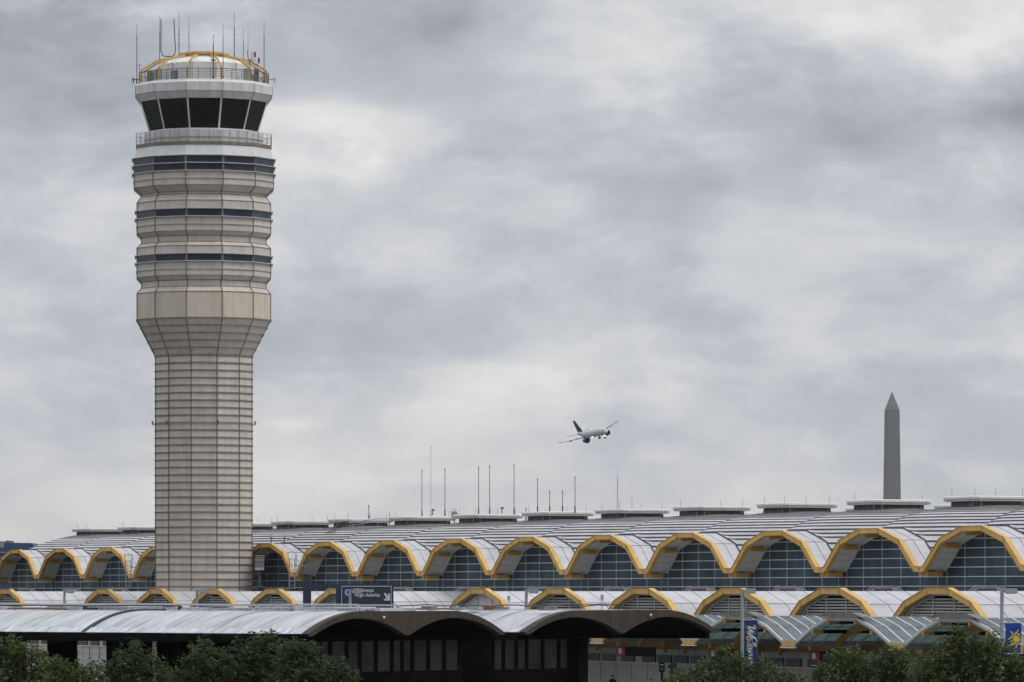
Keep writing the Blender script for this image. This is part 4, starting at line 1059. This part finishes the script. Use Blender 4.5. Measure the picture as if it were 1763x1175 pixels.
STR = [[(0, .78), (.10, .96), (.20, .90), (.20, .55), (.24, .08), (.34, .30), (.52, .86), (.54, .50), (.58, .08), (.70, .38), (.86, .92), (1.02, 1.0)],
       [(.86, .30), (1.00, .42), (1.02, .58), (.92, .60), (.86, .40), (.90, .14), (1.02, .10), (1.14, .26)],
       [(1.12, .24), (1.30, .70), (1.32, 1.0), (1.22, .96), (1.20, .50), (1.22, .14), (1.32, .12), (1.38, .26)],
       [(1.58, .52), (1.50, .58), (1.40, .44), (1.40, .20), (1.50, .10), (1.62, .24)],
       [(1.72, .56), (1.62, .48), (1.62, .18), (1.72, .10), (1.82, .22), (1.82, .48), (1.72, .56), (1.86, .50), (1.92, .54)],
       [(1.94, .56), (1.96, .10), (2.0, .40), (2.08, .56), (2.14, .48), (2.14, .10), (2.20, .42), (2.28, .56), (2.34, .46), (2.34, .12), (2.42, .22)],
       [(2.42, .26), (2.56, .40), (2.58, .54), (2.50, .58), (2.44, .40), (2.48, .14), (2.58, .10), (2.72, .26)]]
m = MB(); L0 = hgt*.92/2.75
for st in STR:
    for (x0, y0), (x1, y1) in zip(st[:-1], st[1:]):
        def PT(x, y): return Vector(((y-.5)*wd*.86+x*.02, -.06, hgt*.92-(x+(y-.3)*.22)*L0))
        p, q = PT(x0, y0), PT(x1, y1); d = (q-p).normalized(); n_ = Vector((d.z, 0, -d.x))*(.055 if abs(y1-y0) > .2 else .03); e_ = d*.02
        m.face([p-n_-e_, q-n_+e_, q+n_+e_, p+n_-e_])
m.build('lettering', 'sign_white', cl)
def sun_design(cl, wd, cx, cz, r, cut):
    r = r*.92; m = MB()
    m.face([Vector((cx+cos(a)*r*.30, -.055, cz+sin(a)*r*.30)) for a in [2*pi*i/14 for i in range(14)]])
    for i in range(15):
        a = 2*pi*i/15+.15; l = r*(.95 if i % 2 else .68); w_ = .075
        p = []
        for f, ww in ((.40, .5), (.6, 1), (.82, .8), (1.0, .05)):
            an = a+.10*sin(f*8+i); p.append((an, f*l, ww*w_))
        Lp = [Vector((cx+cos(an)*q-sin(an)*ww*r*.9, -.055, cz+sin(an)*q+cos(an)*ww*r*.9)) for an, q, ww in p]
        Rp = [Vector((cx+cos(an)*q+sin(an)*ww*r*.9, -.055, cz+sin(an)*q-cos(an)*ww*r*.9)) for an, q, ww in p]
        for s0 in range(3): m.face([Rp[s0], Rp[s0+1], Lp[s0+1], Lp[s0]])
    for v in range(len(m.v)):
        x, y, z = m.v[v]; m.v[v] = (max(-wd/2+.02, min(wd/2-.02, x)), y, z)
    m.build('sun_emblem', 'banner_yellow', cl)
o, cl, wd, hgt = banner(1730.5, 1758, 1073, 1126, LD, 'bright blue banner with a yellow sun on the rightmost lamp', 's')
sun_design(cl, wd, wd*.20, hgt*.48, wd*.74, 0)
o, cl, wd, hgt = banner(911, 934, 1074, 1126, LD, 'blue sun banner partly hidden behind the fascia of the second concrete canopy', 's')
sun_design(cl, wd, 0, hgt*.62, wd*.55, 0)

# ------------------------------------------------------------------ kerbside: information stands, people
DP = -14.0
b = WD(1139.5, 1175, -15); b.z = .14; o = thing('information_stand', b, 'dark sign box with a green display on a post, left of the round-topped one', 'sign'); k = b.y/F
m = MB(); m.tube((0, 0, 0), (0, 0, CH-(1158-HY)*k), .07, n=8); m.build('post', 'black', o)
zc = CH-(1149-HY)*k
m = MB(); m.box((0, 0, zc-.14), (10*k, .2, 17*k)); cs = m.build('case', 'dark_window', o)
mat('green_display', (.04, .16, .12), .5); m = MB(); m.box((0, -.11, zc-.25), (5*k, .02, 4*k)); m.build('display', 'green_display', cs)
m = MB(); m.box((0, -.11, zc), (7*k, .02, 1.2*k)); m.build('title_strip', 'sign_white', cs)
b = WD(1159.5, 1175, -15); b.z = .14; o = thing('ticket_machine', b, 'dark rounded kiosk with a knob on its left side, beside the green display stand', 'kiosk'); k = b.y/F
h = CH-(1144-HY)*k
m = MB(); m.prism([Vector((x*k, 0, z)) for x, z in ((-6, 0), (6, 0), (6, h-.15), (4, h), (-4, h), (-6, h-.15))], (0, .4, 0)); m.build('cabinet', 'sign_navy', o)
m = MB(); m.box((-7.2*k, .15, h-.28), (3*k, .2, .16)); m.build('side_knob', 'black', o)
b = WD(1402, 1175, -15); b.z = .14; o = thing('information_stand', b, 'dark sign box with two pale rows behind the tree, under the third letter B sign', 'sign'); k = b.y/F
zc = CH-(1156-HY)*k
m = MB(); m.tube((0, 0, 0), (0, 0, zc), .07, n=8); m.build('post', 'black', o); m = MB(); m.box((0, 0, zc), (11*k, .2, 16*k)); cs = m.build('case', 'sign_navy', o)
m = MB(); m.box((0, -.11, zc+.2), (9*k, .02, 1.2*k)); m.box((0, -.11, zc), (9*k, .02, 1.0*k)); m.build('text_rows', 'sign_white', cs)

def person(px, ytop, D, lab, facing, cap=False):
    Y = Yat(px, D); H = CH-(ytop-HY)*Y/F-.14; b = Vector(((px-CX)*Y/F, Y, .14)); s = H/1.75
    root = thing('person', b, lab, 'person'); root.rotation_euler = (0, 0, facing)
    V_ = [(0, 0, .95), (0, 0, 1.15), (0, 0, 1.38), (0, 0, 1.50), (0, 0, 1.58), (0, 0, 1.66),
          (.17, 0, 1.40), (.22, .02, 1.14), (.24, -.05, .90), (-.17, 0, 1.40), (-.22, .02, 1.14), (-.24, -.05, .90),
          (.09, 0, .88), (.11, -.04, .50), (.12, .06, .09), (.13, -.08, .03), (-.09, 0, .88), (-.11, .08, .50), (-.12, .16, .09), (-.13, .03, .03),
          (.25, -.08, .82), (-.25, -.08, .82)]
    E2 = [(0, 1), (1, 2), (2, 3), (3, 4), (4, 5), (2, 6), (6, 7), (7, 8), (2, 9), (9, 10), (10, 11), (0, 12), (12, 13), (13, 14), (14, 15), (0, 16), (16, 17), (17, 18), (18, 19), (8, 20), (11, 21)]
    rad = [.15, .135, .16, .06, .085, .088, .07, .05, .036, .07, .05, .036, .095, .065, .045, .04, .095, .065, .045, .04, .035, .035]
    me = bpy.data.meshes.new('body'); me.from_pydata([Vector(v)*s for v in V_], E2, []); me.materials.append(MATS['skin'])
    o = bpy.data.objects.new('body', me); COL.objects.link(o); o.parent = root
    sk = o.modifiers.new('skin', 'SKIN'); 
    for i, r in enumerate(rad): me.skin_vertices[0].data[i].radius = (r*s, r*.85*s)
    me.skin_vertices[0].data[0].use_root = True
    sb = o.modifiers.new('sub', 'SUBSURF'); sb.levels = 2; sb.render_levels = 2
    # fingers, nose and ears
    for hs in (1, -1):
        m = MB(); c = Vector((hs*.25, -.085, .80))*s
        for f, ln in zip((-1.5, -.5, .5, 1.5), (.075, .085, .08, .062)):
            q0 = c+Vector((0, f*.018, 0))*s; q1 = q0+Vector((-hs*.01, -.01, -ln*.6))*s; m.tube(q0, q1, .009*s, .008*s, n=5); m.tube(q1, q1+Vector((-hs*.02, -.008, -ln*.45))*s, .008*s, .006*s, n=5)
        m.tube(c+Vector((0, -.03, .02))*s, c+Vector((-hs*.02, -.055, -.03))*s, .010*s, .008*s, n=5); m.build('hand', 'skin', root)
    m = MB(); m.ball(Vector((0, -.09, 1.63))*s, .018*s, sc=(.8, 1.2, 1.4)); 
    for hs in (1, -1): m.ball(Vector((hs*.085, 0, 1.63))*s, .025*s, sc=(.4, .8, 1.3))
    m.build('face_features', 'skin', root)
    m = MB(); m.ball(Vector((0, .012, 1.672))*s, .097*s, sc=(1, 1.1, .85))
    if cap: m.obox(Vector((0, -.13, 1.68))*s, Vector((.06, 0, 0))*s, Vector((0, .05, -.01))*s, Vector((0, 0, .01))*s)
    m.build('cap' if cap else 'hair', 'cloth_black' if cap else 'hair', root, smooth=True)
    m = MB()
    rings = [(.86, .17, .125), (1.0, .165, .12), (1.18, .18, .125), (1.34, .215, .13), (1.43, .19, .11), (1.49, .08, .08)]
    for (z0, a0, b0_), (z1, a1, b1_) in zip(rings[:-1], rings[1:]):
        for i in range(14):
            t0, t1 = 2*pi*i/14, 2*pi*(i+1)/14
            m.face([Vector((cos(t0)*a0, sin(t0)*b0_, z0))*s, Vector((cos(t1)*a0, sin(t1)*b0_, z0))*s, Vector((cos(t1)*a1, sin(t1)*b1_, z1))*s, Vector((cos(t0)*a1, sin(t0)*b1_, z1))*s])
    for hs in (1, -1): m.tube(Vector((hs*.17, 0, 1.41))*s, Vector((hs*.22, .02, 1.14))*s, .085*s, .065*s, n=10); m.tube(Vector((hs*.22, .02, 1.15))*s, Vector((hs*.24, -.045, .93))*s, .064*s, .05*s, n=10)
    m.build('jacket', 'cloth_black', root, smooth=True)
    m = MB()
    for a, bq, r0, r1 in ((12, 13, .115, .085), (13, 14, .085, .065), (16, 17, .115, .085), (17, 18, .085, .065)): m.tube(Vector(V_[a])*s, Vector(V_[bq])*s, r0*s, r1*s, n=10)
    m.ball(Vector((0, 0, .90))*s, .15*s, sc=(1.1, .85, .8)); m.build('trousers', 'cloth_dark', root, smooth=True)
person(1054.5, 1162, -14, 'person in black wearing a dark cap, standing on the kerb right of the canopy', radians(25), True)
person(1120, 1168.5, -14.5, 'dark-haired person in black, further right on the kerb near the green display', radians(-40))
# parked van glimpsed between the right-hand trees
b = WD(1592, 1175, -21.5); b.z = .004; o = thing('parked_van', b, 'white van top showing between the trees at the bottom right', 'van'); 
m = MB(); prof_ = [(-2.5, .35), (2.5, .35), (2.55, 1.1), (1.75, 1.35), (1.25, 2.05), (-2.2, 2.15), (-2.5, 1.9)]
fx = U; m.prism([fx*x+Z*z-VV*.95 for x, z in prof_], VV*1.9); m.build('body', 'paint', o)
m = MB(); m.prism([fx*x+Z*z-VV*.97 for x, z in ((.3, 1.3), (1.5, 1.3), (1.15, 1.85), (.3, 1.9))], VV*1.94); m.build('window', 'dark_window', o)
for x in (-1.6, 1.6):
    for yv in (-.9, .75): m = MB(); m.tube(fx*x+VV*yv+Z*.35, fx*x+VV*(yv+.2)+Z*.35, .35, n=16); m.build('wheel', 'black', o)

# ------------------------------------------------------------------ trees in the foreground
def tree(name, cx, Y, blobs, leaf, lab, dens=1.0, seed=1):
    rnd = random.Random(seed); k = Y/F; base = W(cx, HY, Y); base.z = 0
    root = thing(name, base, lab, 'tree', 'trees in front of the canopies')
    C = []
    for (px, py, rp) in blobs:
        c = W(px, py, Y+rnd.uniform(-1, 1)*rp*k*1.2)-base; C.append((c, rp*k))
    ctr = sum((c for c, r in C), Vector())/len(C); fork = Vector((0, 0, max(1.6, ctr.z*.42)))
    m = MB(); m.tube((0, 0, 0), fork, .17, .13, n=8)
    for c, r in C:
        mid = fork.lerp(c, .5)+Vector((rnd.uniform(-.15, .15), rnd.uniform(-.15, .15), .1)); m.tube(fork, mid, .075, .05, n=6); m.tube(mid, c, .05, .02, n=5)
        for _ in range(5):
            d = Vector((rnd.gauss(0, 1), rnd.gauss(0, 1), rnd.gauss(.3, .8))).normalized(); m.tube(c-d*r*.1, c+d*r*.85, .018, .007, n=4)
    m.build('trunk', 'bark', root)
    m = MB()
    for c, r in C:
        twigs = int(60*dens*(r/.9)**2)+10
        for _ in range(twigs):
            d = Vector((rnd.gauss(0, 1), rnd.gauss(0, 1), rnd.gauss(0, 1))).normalized()
            rr = r*(rnd.uniform(.35, 1.0)**.6)*(1+.22*sin(d.x*5+c.x)*cos(d.z*6+c.z)); p = c+Vector((d.x, d.y, d.z*.85))*rr
            if rnd.random() < .13: p = c+Vector((d.x, d.y, d.z*.9))*rr*rnd.uniform(1.15, 1.5)
            ax = (d+Vector((rnd.gauss(0, .5), rnd.gauss(0, .5), rnd.gauss(.35, .4)))).normalized()
            for q in range(rnd.randint(9, 15)):
                o_ = p+ax*rnd.uniform(-.02, .26)+Vector((rnd.gauss(0, .06), rnd.gauss(0, .06), rnd.gauss(0, .05)))
                l = rnd.uniform(.08, .16); a = Vector((rnd.gauss(0, 1), rnd.gauss(0, 1), rnd.gauss(0, .5))).normalized()
                bb = a.orthogonal().normalized(); bb.rotate(Matrix.Rotation(rnd.uniform(-.9, .9), 3, a)); 
                m.face([o_-a*l*.5, o_+bb*l*.27-a*l*.05, o_+a*l*.6, o_-bb*l*.27-a*l*.05])
    m.build('crown', leaf, root)
    return root
def rb(x0, x1, ytop, yb, n, r, seed):
    rnd = random.Random(seed); out = []
    for i in range(n):
        f = rnd.random(); x = x0+(x1-x0)*f; out.append((x, rnd.uniform(ytop+r*.6+abs(f-.5)*2*(yb-ytop)*.35, yb), r*rnd.uniform(.75, 1.15)))
    return out
def dcrown(seq, r, yb, seed):      # blobs under a skyline given as (x, ytop)
    rnd = random.Random(seed); out = []
    for x, y in seq:
        out.append((x, y+r*.75, r*.8)); yy = y+r*1.9
        while yy < yb: out.append((x+rnd.uniform(-r, r)*.8, yy, r*rnd.uniform(.9, 1.15))); yy += r*1.05
    return out
tree('leafy_tree', 40, 205, dcrown([(-25, 1108), (8, 1106), (18, 1094), (36, 1108), (56, 1112), (72, 1126)], 15, 1215, 1), 'leaf_b', 'leafy tree at the left edge, its thin sprig reaching over the canopy edge', 1, 1)
tree('leafy_tree', 125, 188, dcrown([(84, 1136), (104, 1132), (122, 1144), (146, 1140), (166, 1148)], 14, 1215, 2), 'leaf_b', 'low yellow-green tree between the left edge tree and the one below the tower', 1, 2)
tree('leafy_tree', 232, 200, dcrown([(192, 1134), (212, 1116), (231, 1106), (250, 1122), (268, 1136), (286, 1150)], 14, 1215, 3), 'leaf_a', 'dark small-leaved tree below the foot of the control tower', 1, 3)
tree('leafy_tree', 400, 192, dcrown([(318, 1142), (332, 1118), (348, 1100), (366, 1114), (386, 1122), (410, 1108), (432, 1102), (452, 1092), (470, 1090)], 16, 1220, 4), 'leaf_a', 'largest dark tree left of centre, below the canopy corner', 1.0, 4)
tree('leafy_tree', 530, 186, dcrown([(492, 1104), (512, 1102), (530, 1106), (548, 1120), (566, 1140), (588, 1136), (602, 1150)], 15, 1220, 5), 'leaf_a', 'dark tree in front of the station windows, right of the largest tree', 1.0, 5)
tree('leafy_tree', 1265, 215, dcrown([(1156, 1164), (1176, 1152), (1196, 1150), (1216, 1134), (1238, 1120), (1256, 1118), (1274, 1130), (1292, 1138), (1314, 1134), (1334, 1142), (1354, 1158), (1376, 1164)], 13, 1215, 6), 'leaf_b', 'broad bright green tree under the Welcome banner', 1.15, 6)
tree('leafy_tree', 1490, 212, dcrown([(1414, 1150), (1432, 1124), (1450, 1118), (1470, 1112), (1486, 1130), (1506, 1132), (1524, 1116), (1544, 1112), (1560, 1124), (1574, 1136)], 13, 1215, 7), 'leaf_b', 'green tree between the third and fourth letter B signs', 1.1, 7)
tree('leafy_tree', 1660, 205, dcrown([(1586, 1128), (1602, 1132), (1618, 1112), (1634, 1098), (1656, 1074), (1672, 1092), (1692, 1096), (1712, 1092), (1730, 1108), (1748, 1128), (1770, 1130)], 14, 1215, 8), 'leaf_b', 'tallest tree at the right, reaching over the entrance canopy beside the sun banner', 1.15, 8)

# ------------------------------------------------------------------ monument, far masts, far building
MY = 4480.0; k = MY/F; b = W(1535.8, HY, MY); b.z = 0
mon = thing('stone_obelisk', b, 'tall grey stone obelisk with pointed top on the skyline at the right', 'monument')
h1 = CH+(HY-706.5)*k; h2 = CH+(HY-674)*k; wt = 24.6*k/1.20; wb = 33.5*k/1.20
m = MB(); rot = radians(14)
def sq(wd, z): return [Vector((cos(rot+pi/4+pi/2*i)*wd*.7071, sin(rot+pi/4+pi/2*i)*wd*.7071, z)) for i in range(4)]
a, c = sq(wb, 0), sq(wt, h1)
for i in range(4): m.face([a[i], a[(i+1) % 4], c[(i+1) % 4], c[i]])
m.build('shaft', 'monument', mon)
m = MB()
for i in range(4): m.face([c[i], c[(i+1) % 4], Vector((0, 0, h2))])
cp = m.build('pyramid_top', 'monument', mon)
m = MB(); 
for x in (-1.6, 1.6): m.box((x, -wt*.52, h1+1.5), (1.2, .8, .9))
m.build('lookout_window', 'far_gray', cp)
def lattice(px, ytop, wbase, Y, lab):
    k = Y/F; b = W(px, HY, Y); b.z = 0; h = CH+(HY-ytop)*k; wd = wbase*k
    o = thing('radio_tower', b, lab, 'radio tower', 'far radio towers'); m = MB(); N = 26
    for i in range(3):
        a = 2*pi*i/3
        m.tube((cos(a)*wd, sin(a)*wd, 0), (cos(a)*.3, sin(a)*.3, h*.93), wd*.10, .28, n=4)
    m.tube((0, 0, h*.9), (0, 0, h), .25, .15, n=4); m.build('leg', 'mast_far', o)
    m = MB()
    for j in range(N):
        f0, f1 = j/N*.93, (j+1)/N*.93; r0, r1 = wd*(1-f0/.93)+.3, wd*(1-f1/.93)+.3
        for i in range(3):
            a0, a1 = 2*pi*i/3, 2*pi*(i+1)/3
            m.tube((cos(a0)*r0, sin(a0)*r0, h*f0), (cos(a1)*r1, sin(a1)*r1, h*f1), wd*.035+.06, n=3); m.tube((cos(a0)*r1, sin(a0)*r1, h*f1), (cos(a1)*r1, sin(a1)*r1, h*f1), wd*.03+.05, n=3)
    m.build('bracing', 'mast_far', o)
lattice(1063, 806, 5.0, 8200, 'faint lattice radio tower on the skyline below the airliner')
lattice(1088, 846, 2.2, 8600, 'fainter, shorter lattice radio tower just right of the taller one')
FY = 1250.0; k = FY/F; b = W(0, HY, FY); b.z = 0
fb = thing('office_block', b, 'distant blue glass office block with rooftop plant at the far left', 'building')
def fbx(m, x0, y0, x1, y1, d0, d1, kk=None):
    za, zb_ = CH+(HY-y1)*k, CH+(HY-y0)*k; m.box(((x0+x1)/2*k, (d0+d1)/2, (za+zb_)/2), ((x1-x0)*k, d1-d0, zb_-za), kk)
m = MB(); fbx(m, -160, 943, 62, 1070, 0, 40); m.build('facade', 'far_blue', fb)
for i in range(7):
    m = MB(); y = 951+i*8.3; fbx(m, -160.5, y, 62.5, y+1.4, -.5, 40.5); m.build('floor_band', 'far_gray', fb)
for (x0, y0, x1, y1, mt) in ((-120, 932, 5, 943, 'far_gray'), (5, 934.5, 32, 943.2, 'far_gray'), (-60, 935, 50, 943.1, 'far_blue'), (36, 936, 44, 943, 'far_gray'), (49, 935.5, 55, 943, 'far_blue'), (8, 930.5, 10, 935, 'dark_metal')):
    m = MB(); fbx(m, x0, y0, x1, y1, 3+x0*.01, 20); m.build('rooftop_plant', mt, fb)

# ------------------------------------------------------------------ airliner
AY = 2580.0
pf = Vector((.40, -.915, .05)).normalized(); pr = Vector((-.858, -.40, -.33)); pr = (pr-pf*pr.dot(pf)).normalized(); pu = pr.cross(pf).normalized()
pc = W(1020, 746.5, AY)
plane = thing('airliner', pc, 'climbing white twin-engine airliner with dark tail, banked, gear still down', 'airplane')
def A(f, r, u): return pf*f + pr*r + pu*u
def fus():
    m = MB(); st = [(17, .15, -.5), (16.6, .7, -.4), (15.6, 1.3, -.25), (14, 1.75, -.1), (12, 1.95, 0), (0, 1.98, 0), (-6, 1.95, .05), (-10, 1.6, .4), (-14, .95, .9), (-17, .3, 1.3)]
    n = 18; prev = None
    for f, r, du in st:
        ring_ = [A(f, cos(2*pi*i/n)*r, du+sin(2*pi*i/n)*r) for i in range(n)]
        if prev:
            for i in range(n): m.face([prev[i], prev[(i+1) % n], ring_[(i+1) % n], ring_[i]])
        else: m.face(ring_)
        prev = ring_
    m.face(prev); return m
fus().build('fuselage', 'plane_white', plane, smooth=True)
m = MB(); m.obox(A(15.3, 0, .75), pr*1.0, pf*.45-pu*.25, pu*.22+pf*.1); m.build('cockpit_window', 'plane_dark', plane)
for s in (1, -1):
    m = MB()
    a = [A(4.5, s*1.6, -1.2), A(-2.0, s*1.6, -1.2), A(-4.2, s*16.6, .75), A(-2.6, s*16.6, .75)]
    t_ = [p+pu*(.55 if i < 2 else .15) for i, p in enumerate(a)]; m.hull8(a+t_); m.build('wing', 'plane_wing', plane)
    m = MB(); a = [A(-2.6, s*16.6, .75), A(-4.2, s*16.6, .75), A(-4.9, s*17.0, 1.5), A(-4.1, s*17.0, 1.5)]; m.hull8(a+[p+pr*.12 for p in a]); m.build('winglet', 'plane_wing', plane)
    m = MB(); a = [A(-12.5, s*.8, 1.0), A(-15.6, s*.8, 1.0), A(-17.2, s*6.2, 1.6), A(-15.8, s*6.2, 1.6)]; m.hull8(a+[p+pu*.2 for p in a]); m.build('tailplane', 'plane_wing', plane)
    m = MB(); c_ = A(5.2, s*5.9, -2.0); m.tube(c_, c_-pf*1.6, 1.3, 1.5, n=16, k=0, cap=False); m.tube(c_-pf*1.6, c_-pf*4.6, 1.5, .9, n=16, k=0); m.tube(c_-pf*.35, c_-pf*.3, 1.27, 1.27, n=16, k=1)
    m.hull8([c_+pu*1.0-pf*.8-pr*.15, c_+pu*1.0-pf*.8+pr*.15, c_+pu*1.0-pf*4+pr*.15, c_+pu*1.0-pf*4-pr*.15, c_+pu*2.0-pf*1.6-pr*.12, c_+pu*2.0-pf*1.6+pr*.12, c_+pu*2.0-pf*4+pr*.12, c_+pu*2.0-pf*4-pr*.12], 0)
    m.build('engine', ['plane_dark', 'black'], plane)
    m = MB(); p = A(-1.0, s*3.4, -1.3); m.tube(p, p-pu*2.0, .18, n=6); m.tube(p-pu*2.1-pr*.45, p-pu*2.1+pr*.45, .58, n=12); m.build('main_gear', 'black', plane)
    m = MB()
    for rr in (8, 11.5): m.tube(A(-1.5, s*rr, .0), A(-4.6, s*rr, -.2), .35, .1, n=6)
    m.build('flap_fairing', 'plane_dark', plane)
m = MB(); a = [A(-10.5, 0, 1.9), A(-16, 0, 1.9), A(-17.6, 0, 8.0), A(-15.6, 0, 8.0)]; m.hull8([p-pr*.2 for p in a]+[p+pr*.2 for p in a]); m.build('tail_fin', 'plane_dark', plane)
m = MB(); p = A(12.4, 0, -1.7); m.tube(p, p-pu*1.5, .13, n=6)
for s in (-1, 1): m.tube(p-pu*1.7+pr*s*.25-pr*.12, p-pu*1.7+pr*s*.25+pr*.12, .42, n=12)
m.build('nose_gear', 'black', plane)
for f, r, u in ((12.9, 0, -2.2), (3.6, 2.4, -1.3), (3.6, -2.4, -1.3)):
    m = MB(); m.ball(A(f, r, u), .42); m.build('landing_light', 'landing', plane)

# ------------------------------------------------------------------ damp air between here and the far skyline
hm = bpy.data.materials.new('haze'); hm.use_nodes = True; t = hm.node_tree; t.nodes.clear()
pv = t.nodes.new('ShaderNodeVolumePrincipled'); pv.inputs['Color'].default_value = (.86, .90, .96, 1); pv.inputs['Density'].default_value = 2.0e-5; pv.inputs['Anisotropy'].default_value = .2
ou = t.nodes.new('ShaderNodeOutputMaterial'); t.links.new(pv.outputs[0], ou.inputs['Volume'])
MATS['haze'] = hm
m = MB(); m.hull8([(-9500, -500, -1), (9500, -500, -1), (9500, 14200, -1), (-9500, 14200, -1), (-9500, -500, 260), (9500, -500, 260), (9500, 14200, 260), (-9500, 14200, 260)])
tag(m.build('haze', 'haze'), kind='stuff')
